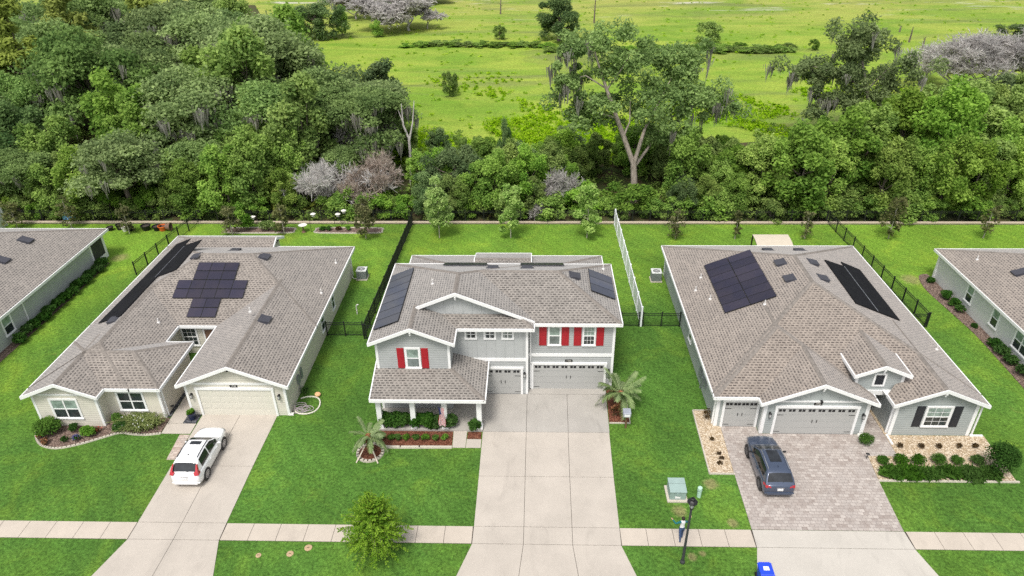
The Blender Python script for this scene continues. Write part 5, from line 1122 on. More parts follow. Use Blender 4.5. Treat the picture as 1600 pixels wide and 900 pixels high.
def cam_rot0(p, yaw, roll):
    cp, sp, cy, sy, cr, sr = math.cos(p), math.sin(p), math.cos(yaw), math.sin(yaw), math.cos(roll), math.sin(roll)
    return Matrix(((cr, -sr, 0), (sr, cr, 0), (0, 0, 1))) @ Matrix(((1, 0, 0), (0, -sp, -cp), (0, cp, -sp))) @ Matrix(((cy, sy, 0), (-sy, cy, 0), (0, 0, 1)))
RM0 = cam_rot0(.529785, .03148, -.01256)
# ------------------------------------------------------------------ the woods beyond the rear fence
# how high the canopy rises, by bearing: keeps the meadow open where it is open
SKY = [(-600, -200), (415, -200), (440, 50), (460, 85), (500, 112), (545, 125), (575, 120), (612, 130), (640, 178), (700, 205), (760, 212), (790, 205), (830, 225), (880, 190), (960, 205), (1000, 190), (1060, 185), (1130, 212), (1180, 218), (1235, 212), (1262, 198), (1300, 178), (1340, 162), (1400, 150), (1450, 138), (1500, 130), (1560, 118), (1600, 108), (1900, 80), (2400, 40)]
def sky_at(x): return float(np.interp(x, [a for a, _ in SKY], [b for _, b in SKY]))
def hmax(x, y):
    h = 22.
    while h > 1.5:
        px, py = PX(x, y, h-.45)
        if py >= sky_at(px): break
        h -= .4
    return h
rf = random.Random(21); used = []
def free(x, y, d): return all((x-a)**2+(y-b)**2 > (d*.5+c*.5)**2 for a, b, c in used)
def side_of(x): return 'left wood' if x < -14 else ('middle thicket' if x < 24 else 'right wood')
def zone(x, y):
    p = PX(x, y, 0)[0]
    return 'behind the sage house' if p < 170 else "behind the cream house's solar cross" if p < 400 else 'behind the bird feeders' if p < 560 else 'behind the long black fence' if p < 690 else 'behind the young maples' if p < 900 else 'round the tall leaning oak' if p < 1080 else 'behind the arched canopy' if p < 1290 else 'behind the pale right-edge house'
def wood(x, y, h, kind, w=1.):
    used.append((x, y, h*(.30 if kind in ('mid', 'bright') else .42))); where = side_of(x); nm = {'oak': 'grey-green oak', 'mossy': 'oak hung with grey moss', 'dark': 'dark evergreen tree', 'mid': 'mid green leafy tree', 'bright': 'yellow-green leafy tree', 'pine': 'tall yellow-green pine'}[kind]
    row = 'front row' if y < 71.5 else 'second row' if y < 76 else 'third row' if y < 83 else 'fourth row' if y < 94 else 'middle depth' if y < 112 else 'far back rows'
    size = 'tall ' if h > 13 else 'low ' if h < 5.5 else ''
    lab = f'{size}{nm} in the {row}, {zone(x, y)}'
    plant(kind, rf.randrange(4 if kind in ('oak', 'mid', 'bright') else 2), x, y, h, lab, lab.replace(',', ''), rf.uniform(0, 6.28), w*rf.uniform(.92, 1.15), name={'pine': 'pine_tree', 'oak': 'oak_tree', 'mossy': 'oak_tree'}.get(kind, 'broadleaf_tree'))
# pines at the far left
for x, y, h in ((-66, 92, 19), (-78, 100, 20), (-71, 110, 20), (-88, 108, 20), (-62, 118, 17)): wood(x, y, h, 'pine')
KEEP = [(10.5, 72.5, 4.5), (40, 92, 6), (-22.5, 70.5, 3.2), (-16, 71, 4.0), (3.2, 70, 2.2), (-9, 79, 3.), (-13, 80, 3)]   # room for the singular trees below
def ok(x, y, h, f=.42): return free(x, y, h*f) and all((x-a)**2+(y-b)**2 > (c+h*.16)**2 for a, b, c in KEEP)
for tries in range(6500):
    if len(used) > 290: break
    y = 68.6+min(130, abs(rf.gauss(0, 1))*34) if tries > 900 else rf.uniform(68.4, 76); half = y*.80+14; x = rf.uniform(-half, half)
    bx = float(np.interp(y, [67, 92, 104, 150, 215], [-14, -18, -31, -50, -76])); px = PX(x, y, 0)[0]
    if px < -190 or px > 1790: continue
    if x < bx:
        if y < 75: kind = rf.choice(['mid', 'bright', 'mid', 'oak', 'mid']); h = rf.uniform(4.5, 9.5)
        else: kind = rf.choice(['oak', 'mossy', 'oak', 'mid', 'mossy', 'dark' if x < -50 else 'oak']); h = rf.uniform(11, 16.5) if y < 125 else rf.uniform(10, 14)
        if y < 84 and y >= 75: h *= .85
    elif x < 24:
        if y > 87: continue
        kind = rf.choice(['mid', 'mid', 'bright', 'dark', 'mid']); h = rf.uniform(4, 8.5)
    else:
        if y > 97+max(0, (x-45)*.35): continue
        kind = rf.choice(['bright', 'mid', 'bright', 'mid']) if y < 84 else rf.choice(['bright', 'mid', 'dark', 'mid']); h = rf.uniform(5.5, 12.5)
    m = hmax(x, y)
    if m < 3: continue
    if h > m: h = m*rf.uniform(.86, 1)
    if ok(x, y, h, .30 if kind in ('mid', 'bright') else .42): wood(x, y, h, kind)
for k in range(60):
    x = -64+k*2.05+rf.uniform(-.7, .7); y = rf.uniform(67.6, 69.6)
    if any((x-a)**2+(y-b)**2 < 2.5 for a, b in ((10.5, 72.5), (-22.5, 70.3), (3.2, 70))): continue
    plant('bush', rf.randrange(3), x, y, rf.uniform(1.8, 3.8), 'leafy bush crowding the rear fence, '+zone(x, y), 'bushes at the rear fence '+zone(x, y), rf.uniform(0, 6.28), rf.uniform(.9, 1.3), name='bush', cat='bush')
# singular trees, built at their own places
def spread_tree(name, base, pts, trunk, label, leaf, mat, moss=0, n=260, size=.34, seed=5, bark='bark_pale', group=None, rm=1.2):
    """pts: (x, y, z, radius) clumps; trunk: list of (points, radii); all world coordinates"""
    rng = np.random.default_rng(seed); C = []; Rd = []
    for x, y, z, r in pts:
        for k in range(8): o = rng.normal(size=3)*r*.52; C.append((x+o[0], y+o[1]*1.3, z+o[2]*.6)); Rd.append(r*rng.uniform(.24, .46)*rm)
    C = np.array(C)-np.array(base); Rd = np.array(Rd); V, T = leaves(C, Rd, int(n*.95), size*.72, seed, cvar=.55)
    S = [([Vector(p)-Vector(base) for p in ps], [q*.68 for q in rs]) for ps, rs in trunk]
    return tree_of(name, base, (('trunk', tube_mesh('trunk', S, M[bark], 8)), ('crown', quads_mesh('crown', V, M[mat], T)), ('moss', moss_mesh('moss', C, Rd, moss, seed, (.9, 2.8)) if moss else None)), label, 'tree', group)
def at_px(px, py, Y):
    v = RM0.transposed() @ Vector(((px-800)/1100, (py-450)/1100, 1)); t = Y/v.y; return (v.x*t, Y, 31+v.z*t)
Y0 = 73.
T0 = at_px(990, 325, Y0); P_ = lambda x, y, d=0: at_px(x, y, Y0+d)
spread_tree('oak_tree', (T0[0], Y0, -.45), [(*P_(905, 65, 1), 2.2), (*P_(938, 55, 2), 2.2), (*P_(972, 80, 1), 2.6), (*P_(995, 92, 2), 1.9), (*P_(890, 80, 0), 1.6), (*P_(900, 122, 0), 1.5), (*P_(888, 130, 0), 1.3), (*P_(952, 118, 1), 2.4), (*P_(905, 168, -1), 2.6), (*P_(925, 185, 0), 2.4), (*P_(985, 150, 1), 2.6), (*P_(1000, 185, 0), 2.6), (*P_(1040, 90, 4), 2.2), (*P_(1075, 85, 4), 2.4), (*P_(1062, 110, 4), 1.8), (*P_(1030, 140, 3), 2.8), (*P_(1070, 140, 3), 2.8), (*P_(1108, 155, 3), 2.4), (*P_(1120, 165, 3), 1.8), (*P_(1050, 175, 2), 3.0), (*P_(1025, 205, 2), 2.6)],
    [([P_(993, 345), P_(991, 290), P_(990, 255)], [.72, .55, .48]), ([P_(990, 258), P_(975, 215), P_(962, 180), P_(948, 140), P_(935, 100), P_(925, 65)], [.42, .38, .34, .26, .15, .06]), ([P_(990, 258), P_(1000, 225), P_(1008, 200, 1), P_(1030, 160, 2), P_(1050, 120, 3)], [.36, .30, .24, .15, .05]), ([P_(990, 262), P_(1010, 235, 1), P_(1045, 185, 3), P_(1090, 160, 3)], [.3, .22, .15, .05]), ([P_(965, 185), P_(930, 175), P_(900, 170)], [.15, .1, .04]), ([P_(948, 140), P_(970, 110), P_(985, 85)], [.16, .11, .04]), ([P_(950, 140), P_(915, 118), P_(890, 125)], [.13, .09, .03]), ([P_(975, 212), P_(984, 190), P_(985, 155)], [.18, .12, .05])],
    'tallest oak, leaning pale trunk and hanging moss, behind the white fence', None, 'leaf_oak', 900, 230, .33, 51)
Y1 = 93.; P1_ = lambda x, y, d=0: at_px(x, y, Y1+d); B1 = P1_(1362, 215)
spread_tree('oak_tree', (B1[0], Y1, -.45), [(*P1_(1338, 52, 0), 2.6), (*P1_(1362, 62, 1), 2.4), (*P1_(1320, 72, 0), 2.0), (*P1_(1342, 90, 1), 2.2), (*P1_(1262, 105, 0), 2.4), (*P1_(1288, 105, 1), 2.6), (*P1_(1315, 118, 0), 2.6), (*P1_(1350, 118, 1), 3.), (*P1_(1385, 105, 2), 3.), (*P1_(1388, 130, 2), 2.6), (*P1_(1345, 150, 0), 2.8), (*P1_(1310, 148, -1), 2.4), (*P1_(1285, 168, -1), 2.0), (*P1_(1270, 130, 0), 1.3), (*P1_(1372, 150, 1), 2.8)],
    [([(B1[0], Y1, -1), P1_(1362, 180), P1_(1352, 130), P1_(1345, 75)], [.6, .45, .32, .08]), ([P1_(1355, 140), P1_(1310, 115), P1_(1265, 102)], [.25, .18, .05]), ([P1_(1358, 160), P1_(1320, 155), P1_(1288, 165)], [.2, .14, .05]), ([P1_(1355, 140), P1_(1375, 120), P1_(1390, 105)], [.22, .14, .05])],
    'mossy oak standing above the right wood at the meadow edge', None, 'leaf_oak', 1100, 220, .36, 61)
Y2 = 101.; P2_ = lambda x, y, d=0: at_px(x, y, Y2+d); B2 = P2_(588, 190)
spread_tree('oak_tree', (B2[0], Y2, -.45), [(*P2_(596, 108, 0), 1.8), (*P2_(570, 128, 0), 2.6), (*P2_(545, 140, 0), 2.6), (*P2_(580, 150, -1), 2.8), (*P2_(552, 160, -1), 2.4), (*P2_(600, 128, 1), 1.6)], [([(B2[0], Y2, -1), P2_(580, 160), P2_(588, 120)], [.4, .3, .08])], 'dark rounded oak at the right tip of the left wood', None, 'leaf_dark', 60, 330, .32, 71, 'bark', rm=1.5)
def lone(px, base_y, top_y, wpx, kind, i, label, name='broadleaf_tree', group=None):
    v = RM0.transposed() @ Vector(((px-800)/1100, (base_y-450)/1100, 1)); t = -31.45/v.z; x, y = v.x*t, v.y*t; h = at_px(px, top_y, y)[2]+.45; H = proto(kind, i)[0]; sc = h/H
    width = wpx/1100*(y*.9); nat = {'dark': 8.2, 'mid': 6.2, 'bush': 3.9, 'bright': 6.2, 'oak': 9.6}[kind]*sc; return plant(kind, i, x, y, h, label, group, px*.1, width/nat, name=name)
lone(497, 62, -2, 78, 'dark', 0, 'dark dense tree at the top, beside the grey bare trees'); lone(536, 55, 8, 30, 'mid', 1, 'narrow green tree touching the dark tree at the top')
lone(873, 64, -2, 76, 'dark', 1, 'dark feathery tree alone in the far meadow'); lone(703, 150, 110, 34, 'bush', 0, 'small round dark bush standing alone in the meadow', 'bush')
lone(1108, 68, 32, 50, 'bush', 1, 'brownish round bush at the scrub line right of the tall oak', 'bush'); lone(780, 62, 38, 26, 'bush', 0, 'small bush beside a grey twiggy stem in the far meadow', 'bush')
lone(590, 58, 30, 26, 'bush', 1, 'small bush before the grey bare trees', 'bush'); lone(1270, 78, 60, 22, 'bush', 0, 'green bush left of the mossy oak top at the scrub line', 'bush'); lone(1590, 70, 36, 60, 'dark', 0, 'dark tree behind the bare grey trees at the right edge')
lone(640, 8, -30, 120, 'dark', 1, 'dark tree behind the bare grey trees at the top edge'); lone(455, 70, 40, 40, 'bush', 1, 'bright low bush left of the dark tree at the top', 'bush')
rs_ = random.Random(5)
for k in range(60):
    px = (1080+k*5.2 if k < 30 else 640+(k-30)*15)+rs_.uniform(-6, 6); by = 79+rs_.uniform(-2, 3)-(8 if px < 860 else 0); lone(px, by, by-rs_.uniform(7, 12)*(1 if k < 30 else .75), rs_.uniform(26, 40), 'bush', k % 2, 'low scrub bush in the dense far meadow line right of the tall oak' if k < 30 else 'low scrub bush in the thin far meadow line left of the tall oak', 'bush', 'dense scrub line' if k < 30 else 'thin scrub line')
# bare and dead trees
def bare_mesh(seed, H, spread, r, levels=4, kids=(3, 5), twigw=.035, lean=0, up=.55, twigs=9, stem=.36):
    rn = random.Random(seed); segs = []; tw = []
    def grow(p, d, L, r_, lv):
        q = p+d*L; mid = p.lerp(q, .5)+Vector((rn.uniform(-1, 1), rn.uniform(-1, 1), rn.uniform(-.3, .6)))*L*.09
        segs.append(([p, mid, q], [r_, r_*.82, r_*.62]))
        if lv == 0:
            for _ in range(twigs):
                e = Vector((rn.gauss(0, 1), rn.gauss(0, 1), rn.gauss(.15, .8))).normalized(); s = p.lerp(q, rn.uniform(.2, 1)); l = L*rn.uniform(.45, 1.05); e = (e+d*.6).normalized(); tw.append((s, s+e*l+Vector((0, 0, -.1*l)), twigw*rn.uniform(.6, 1.2)))
                for _ in range(3): f = (e+Vector((rn.gauss(0, .6), rn.gauss(0, .6), rn.gauss(0, .6)))).normalized(); a = s+e*l*rn.uniform(.3, .8); tw.append((a, a+f*l*.5, twigw*.7))
            return
        for _ in range(rn.randint(*kids)):
            nd = (d*up+Vector((rn.gauss(0, 1)*spread, rn.gauss(0, 1)*spread, rn.uniform(-.1, .8)))).normalized(); grow(p.lerp(q, rn.uniform(.55, 1)), nd, (L*rn.uniform(.6, .82) if lv < levels else H*rn.uniform(.2, .3)), r_*.55, lv-1)
    grow(Vector((0, 0, -.4)), Vector((lean, 0, 1)).normalized(), H*stem, r, levels)
    A = np.array([a for a, _, _ in tw]); B = np.array([b for _, b, _ in tw]); w = np.array([c for *_, c in tw]); rng = np.random.default_rng(seed); d = unit(B-A); s = unit(np.cross(d, rng.normal(size=d.shape)))*w[:, None]
    return tube_mesh('trunk', segs, M['bark_dead'], 5), np.stack([A-s, A+s, B+s*.5, B-s*.5], 1), rng.random(len(A))
def bare(px, base_y, top_y, label, seed, wide=1., brown=False, tw=.04, group=None, lev=4, dense=9, name='bare_tree', spread=.8, Yd=None, stem=.2, up=.7):
    if Yd is None: v = RM0.transposed() @ Vector(((px-800)/1100, (base_y-450)/1100, 1)); t = -31.45/v.z; x, y = v.x*t, v.y*t
    else: x, y, _ = at_px(px, base_y, Yd)
    h = at_px(px, top_y, y)[2]+.45; tm, V, T = bare_mesh(seed, 8, spread, .16, lev, (3, 5), tw*8/h, twigs=dense, stem=stem, up=up); hh = V[:, :, 2].max(); s = h/hh; rr = np.percentile(np.abs(V[:, :, :2]), 97)
    return tree_of(name, (x, y, -.45), (('trunk', tm), ('twigs', quads_mesh('twigs', V, M['twig_brown' if brown else 'twig'], T))), label, 'tree', group, seed, (s*wide, s*wide, s))
bare(640, 48, -14, 'largest pale grey bare tree in the row at the top edge', 1, 1.9, tw=.07); bare(590, 46, -10, 'pale grey bare tree left of the largest one at the top edge', 2, 1.7, tw=.07); bare(556, 30, -18, 'pale grey bare tree at the top edge, left end of the row', 3, 1.6, tw=.07); bare(668, 45, 5, 'low grey bare tree at the right end of the row at the top', 4, 1.5, tw=.07)
bare(1488, 150, 42, 'large grey bare tree above the right wood, left one', 5, 1.25, tw=.042, dense=11); bare(1545, 150, 36, 'large grey bare tree above the right wood, right one', 6, 1.35, tw=.042, dense=11); bare(1600, 150, 60, 'grey bare tree at the right edge above the wood', 7, 1.2, tw=.05); bare(1445, 125, 55, 'thin bare tree left of the large grey bare trees', 8, .7, tw=.06, lev=3)
bare(575, 265, 168, 'tall grey dead tree with fine twigs in the middle thicket', 9, .55, Yd=80, tw=.045); bare(604, 262, 172, 'grey dead tree beside the forked white snag', 10, .5, Yd=80.5, tw=.045)
bare(520, 338, 245, 'tangled pale dead tree behind the fence above the right oval bed', 11, 1.0, Yd=70.0, tw=.03, spread=1.2, stem=.08, up=.4, dense=14); bare(588, 345, 240, 'brown dead bush behind the fence left of the long black fence', 12, .85, True, Yd=70.6, tw=.03, dense=16, stem=.1, up=.5); bare(858, 345, 262, 'pale dead bush hanging low behind the middle of the rear fence', 13, .8, Yd=69.8, tw=.03, dense=16, spread=1.1, stem=.08, up=.45)
bare(262, 60, 30, 'small pinkish dead treetop in the left wood', 14, .9, True, Yd=120, tw=.06); bare(232, 260, 205, 'brown dead shrub inside the left wood', 15, .9, True, Yd=76, tw=.045)
for px, by, ty, l, s_ in ((1312, 78, 50, 'bare grey post tree left of the mossy oak crown', 1), (782, 22, -6, 'dark dead pole tree at the top left of the lone tree', 2), (928, 36, -8, 'dark dead pole tree at the top right of the lone tree', 3), (1420, 66, 42, 'thin dead pole tree in the meadow at the upper right', 4), (1440, 78, 58, 'short dead pole tree right of the thin one', 5), (1405, 50, 40, 'short dark stump pole in the far meadow', 6)):
    v = RM0.transposed() @ Vector(((px-800)/1100, (by-450)/1100, 1)); t = -31.45/v.z; x, y = v.x*t, v.y*t; h = at_px(px, ty, y)[2]+.45; rn = random.Random(s_)
    S = [([Vector((0, 0, -.3)), Vector((.1, 0, h*.5)), Vector((.15, .1, h))], [.22, .16, .06])]+[([Vector((.1, 0, h*f)), Vector((rn.uniform(-1, 1)*h*.16, rn.uniform(-1, 1), h*(f+.12)))], [.07, .02]) for f in (.4, .55, .7, .85)]
    tree_of('dead_pole_tree', (x, y, -.45), (('trunk', tube_mesh('trunk', S, M['bark'], 6)),), l, 'tree')
Y3 = 78.; P3_ = lambda x, y: at_px(x, y, Y3); b3 = P3_(640, 262)
S = [([(b3[0], Y3, -.5), P3_(641, 240), P3_(639, 215)], [.2, .17, .15]), ([P3_(639, 217), P3_(630, 195), P3_(627, 162)], [.13, .11, .04]), ([P3_(640, 218), P3_(645, 190), P3_(647, 157)], [.12, .09, .04]), ([P3_(629, 190), P3_(622, 172)], [.08, .02])]
tree_of('dead_snag', (b3[0], Y3, 0), (('trunk', tube_mesh('trunk', [([Vector(p)-Vector((b3[0], Y3, 0)) for p in ps], r) for ps, r in S], M['bark_dead'], 7)),), 'forked white dead snag standing at the edge of the meadow', 'tree')
lone(790, 300, 190, 30, 'dark', 1, 'narrow dark conical tree in the middle thicket')
# palms
def frond_quads(base, az, L, rise, droop, rng, n=32, w=.28, V=None, T=None):
    az_d = np.array([math.cos(az), math.sin(az), 0]); sd = np.array([-math.sin(az), math.cos(az), 0]); tt = np.linspace(0.02, 1, n); P = np.array([base+az_d*L*(t*.92)*(1-.12*t)+np.array([0, 0, L*(rise*t-droop*t*t)]) for t in tt])
    out = []; tn = []
    for k in range(n-1):
        d = unit(P[k+1]-P[k]); up = np.cross(sd, d); out.append(np.stack([P[k]-sd*.012, P[k]+sd*.012, P[k+1]+sd*.01, P[k+1]-sd*.01])); tn.append(.8)
        if k < 2: continue
        l = L*w*(.45+.8*math.sin(math.pi*min(1, .12+tt[k]*.86)))*.75
        for s in (-1, 1):
            for q in (0, .5):
                o = P[k]+(P[k+1]-P[k])*q; e = unit(d*.75+sd*s*.8+up*.28+rng.normal(size=3)*.10); tip = o+e*l-np.array([0, 0, .16*l]); ww = unit(np.cross(e, up))*.015; out.append(np.stack([o-ww, o+ww, o+e*l*.6+ww*.8, tip])); tn.append(rng.uniform(.15, 1))
    return np.array(out), np.array(tn)
def date_palm(x, y, th, L, n, label, mat='leaf_palm', seed=1, braces=False, z=0, name='palm_tree', low=-.15):
    rng = np.random.default_rng(seed); root = empty(name, (x, y, z), label, 'palm tree'); b = MB(); b.lathe([(.17, -.1), (.16, th*.4), (.2, th*.7), (.23, th*.9), (.12, th+.12)], (x, y, z), 12)
    for k in range(26):
        a = k*2.4; zz = z+th*(.25+.75*k/26); b.obox((x+.18*math.cos(a), y+.18*math.sin(a), zz), (math.cos(a), math.sin(a), .6), (-math.sin(a), math.cos(a), 0), (0, 0, 1), .07, .035, .03)
    b.build('trunk', M['bark_palm'], root)
    for k in range(n):
        f = k/n; az = k*2.39996+rng.uniform(-.2, .2); rise = 1.15-f*1.0+low*f; V, T = frond_quads(np.array([.1*math.cos(az), .1*math.sin(az), th+.05]), az, L*rng.uniform(.85, 1.1)*(.8+.2*f), rise, .35+.42*f, rng)
        o = bpy.data.objects.new('frond', quads_mesh('frond', V, M[mat], T)); COL.objects.link(o); o.parent = root
    if braces:
        for a in (-2.25, -.95, 1.4):
            c = MB(); c.tube([(x+.16*math.cos(a), y+.16*math.sin(a), .95), (x+1.12*math.cos(a), y+1.12*math.sin(a), .0)], .05, 4); c.build('brace', M['stake'], root)
    return root
date_palm(-10.0, 32.5, 1.4, 1.42, 14, 'young date palm braced with timber in the stone-edged ring', seed=3, braces=True); date_palm(5.95, 36.9, 1.35, 1.95, 18, 'larger date palm in the red mulch bed right of the wide garage', seed=8)
x, y, _ = at_px(438, 335, 69.5); date_palm(x, y, 2.2, 2.4, 18, 'yellow-green cabbage palm behind the fence, left wood edge', 'leaf_sabal', 5, z=-.45, low=-.5)
x, y, _ = at_px(480, 338, 69.3); date_palm(x, y, .5, 1.6, 10, 'small palm under the pale dead tree behind the fence', 'leaf_sabal', 15, z=-.45, low=-.3)
x, y, _ = at_px(765, 345, 68.6); date_palm(x, y, .2, 1.2, 9, 'low yellowish palm clump just behind the rear fence', 'leaf_sabal', 16, z=-.45, low=-.2)
# undergrowth and meadow weeds that nobody could count
rng = np.random.default_rng(77); C = []; Rd = []
for k in range(5000):
    y = rng.uniform(67.2, 100); x = rng.uniform(-80, 80)
    if y > 90 and x > -10 and x < 30: continue
    if rng.random() > (1.15-(y-67)/45): continue
    C.append((x, y, -.45+rng.uniform(.1, .8))); Rd.append(rng.uniform(.4, 1.05))
C = np.array(C[:1500]); Rd = np.array(Rd[:1500]); V, T = leaves(C, np.stack([Rd, Rd, Rd*.75], 1), 52, .26, 78); o = link('undergrowth', quads_mesh('undergrowth', V, M['leaf_under'], T)); tag(o, 'tangled green undergrowth on the floor of the woods', 'undergrowth', kind='stuff')
C = []; Rd = []
for k in range(26000):
    y = 84+abs(rng.normal())*22; x = rng.uniform(-38, 62)
    if y > 150 or x < np.interp(y, [84, 104, 150], [-18, -32, -52]): continue
    g = math.sin(x*.21+y*.13)+math.sin(x*.083-y*.19+1.3)+math.sin(x*.37+y*.41)*.6
    if g < -.2+(y-92)*.03: continue
    C.append((x, y, -.42)); Rd.append(rng.uniform(.22, .62)*(1.25 if y < 105 else .75))
C = np.array(C[:3600]); Rd = np.array(Rd[:3600]); V, T = leaves(C, np.stack([Rd*1.1, Rd*1.1, Rd*1.25], 1), 20, .25, 79, up=.8, bias=.8, cvar=.7); o = link('meadow_weeds', quads_mesh('meadow_weeds', V, M['leaf_weed'], T)); tag(o, 'tall yellow-green weeds growing in the meadow', 'weeds', kind='stuff')
C = []; 
for k in range(5200):
    y = rng.uniform(98, 300); x = rng.uniform(-.62*y, .75*y)
    if x < np.interp(y, [84, 104, 150, 215, 300], [-18, -32, -52, -80, -120]): continue
    C.append((x, y, -.45))
C = np.array(C[:1300]); Rd = rng.uniform(.12, .4, len(C)); V, T = leaves(C, np.stack([Rd*1.8, Rd*1.8, Rd], 1), 12, .3, 80, up=.8, bias=.9, cvar=.9); o = link('meadow_tufts', quads_mesh('meadow_tufts', V, M['leaf_weed'], T)); tag(o, 'scattered tufts of rough grass in the far meadow', 'grass tufts', kind='stuff')
# ------------------------------------------------------------------ garden plants
def shrub(name, x, y, rx, ry, h, n, size, mat, label, group=None, seed=1, cat='shrub', clumps=9, fill=.75, z=.03, stem=True, aspect=1.5, extra=None):
    root = empty(name, (x, y, z), label, cat, group); rng = np.random.default_rng(seed); d = unit(rng.normal(size=(clumps, 3))); d[:, 2] = np.abs(d[:, 2]); C = d*np.array([rx, ry, h*.5])*.52; C[:, 2] += h*.42; Rd = np.tile(np.array([rx, ry, h*.55])*.5, (clumps, 1))
    V, T = leaves(C, Rd, max(4, n//clumps), size, seed, aspect=aspect, fill=fill, bias=.5, cvar=.5); V[:, :, 2] = np.maximum(V[:, :, 2], .01); o = bpy.data.objects.new('foliage', quads_mesh('foliage', V, M[mat], T)); COL.objects.link(o); o.parent = root
    if stem: b = MB(); b.tube([(x, y, z-.02), (x, y, z+h*.5)], [.03, .015], 6); b.build('stem', M['bark'], root)
    if extra:
        em, ne, es = extra; pick = rng.integers(0, len(V), ne); c = V[pick].mean(1)+unit(V[pick].mean(1)-np.array([0, 0, h*.2]))*.04; c[:, 2] += .03; VV = quads_from(c, unit(rng.normal(size=(ne, 3))*.4+np.array([0, 0, 1.])), np.full(ne, es), 1., rng); o = bpy.data.objects.new('flowers', quads_mesh('flowers', VV, M[em], rng.random(ne))); COL.objects.link(o); o.parent = root
    return root
shrub('shrub', -31.3, 34.0, .85, .75, 1.15, 2600, .10, 'leaf_lime', 'large bright green bush at the left corner of the cream house', seed=1, clumps=14); shrub('shrub', -29.75, 34.25, .4, .35, .55, 500, .09, 'leaf_shrub', 'small dark shrub under the left window of the cream house', seed=2); shrub('shrub', -28.6, 33.85, .5, .42, .7, 900, .11, 'leaf_lime', 'yellowish green shrub at the bay corner of the cream house', seed=3)
shrub('shrub', -27.3, 35.1, .42, .35, .75, 600, .1, 'leaf_lime', 'green shrub in the inner corner of the cream house front', seed=4); shrub('shrub', -26.75, 34.35, .5, .42, .62, 900, .12, 'leaf_shrub', 'blue-green shrub at the pinch of the curved bed', seed=5)
shrub('flowering_plant', -31.55, 33.45, .22, .2, .35, 90, .07, 'leaf_bronze', 'small red flowering plant at the left end of the curved bed', seed=6, cat='flowers', extra=('petal_red', 30, .10)); shrub('flowering_plant', -30.9, 33.0, .3, .26, .42, 160, .09, 'leaf_bronze', 'orange flowering plant at the front of the curved bed', seed=7, cat='flowers', extra=('petal_orange', 46, .1)); shrub('flowering_plant', -28.15, 34.05, .3, .26, .42, 150, .08, 'leaf_bronze', 'red flowering plant beside the bay corner', seed=8, cat='flowers', extra=('petal_red', 60, .11))
shrub('flowering_plant', -29.1, 33.3, .3, .26, .42, 160, .08, 'leaf_shrub', 'violet blue flowering plant in the curved bed', seed=9, cat='flowers', extra=('petal_blue', 110, .08)); shrub('shrub', -29.8, 33.25, .28, .25, .4, 200, .08, 'leaf_shrub', 'low green plant left of the violet flowers', seed=10)
def lily(x, y, rx, ry, h, n, label, seed):
    rng = np.random.default_rng(seed); root = empty('lily_clump', (x, y, .03), label, 'plant'); out = []; tn = []
    for k in range(n):
        bx, by = rng.normal()*rx*.45, rng.normal()*ry*.45; az = math.atan2(by, bx)+rng.normal()*.9; l = rng.uniform(.5, 1.05)*h; d = np.array([math.cos(az), math.sin(az), 0]); s = np.array([-math.sin(az), math.cos(az), 0])*.022; p = [np.array([bx, by, 0])+d*l*t*.75+np.array([0, 0, l*(1.25*t-.75*t*t)]) for t in (0, .35, .7, 1)]
        for a, c in zip(p, p[1:]): out.append(np.stack([a-s, a+s, c+s*.8, c-s*.8])); tn.append(rng.random())
    o = bpy.data.objects.new('leaves', quads_mesh('leaves', np.array(out), M['leaf_grass'], tn)); COL.objects.link(o); o.parent = root
    c = np.stack([rng.normal(size=26)*rx*.6, rng.normal(size=26)*ry*.6-.1, rng.uniform(.6, 1., 26)*h*.85], 1); o = bpy.data.objects.new('flowers', quads_mesh('flowers', quads_from(c, unit(rng.normal(size=(26, 3))+np.array([0, -.5, 1.])), np.full(26, .10), 1, rng), M['petal_white'], rng.random(26))); COL.objects.link(o); o.parent = root
lily(-25.7, 34.75, 1.15, .55, 1.0, 620, 'wide clump of strap-leaved lilies with white flowers by the cream house', 4)
shrub('pot_plant', -22.5, 35.5, .26, .26, .4, 160, .1, 'leaf_lime', 'small green plant growing in the navy pot', seed=12, cat='plant', z=.45)
for k in range(7): shrub('hedge_shrub', -9.45+k*.7, 34.95-.02*k, 0.56, .5, 1.15+.06*math.sin(k*2.1), 1300, .14, 'leaf_shrub', ['first glossy hedge shrub, nearest the left porch column', 'second glossy hedge shrub from the left before the porch', 'third glossy hedge shrub from the left before the porch', 'middle glossy hedge shrub before the porch', 'third glossy hedge shrub from the right before the porch', 'glossy hedge shrub under the flag, second from the right', 'last glossy hedge shrub, beside the porch entry walk'][k], 'porch hedge shrubs', 20+k, extra=('petal_white', 5, .1) if k in (1, 2) else None)
shrub('hedge_shrub', -3.6, 34.6, .42, .4, .95, 800, .14, 'leaf_shrub', 'glossy shrub alone between entry walk and wide driveway', seed=30)
bx = [-9.49, -8.89, -8.45, -7.9, -7.31, -6.7, -6.04, -5.42]
for k, x in enumerate(bx): shrub('small_shrub', x, 33.7, .24+.03*(k % 3), .22+.03*(k % 2), .42, 260, .08, 'leaf_lime' if k in (3, 5, 6, 7) else 'leaf_box', ['first', 'second', 'third', 'fourth', 'fifth', 'sixth', 'seventh', 'eighth'][k]+' small shrub from the left in the red mulch before the porch', 'small shrubs in the porch bed', 40+k)
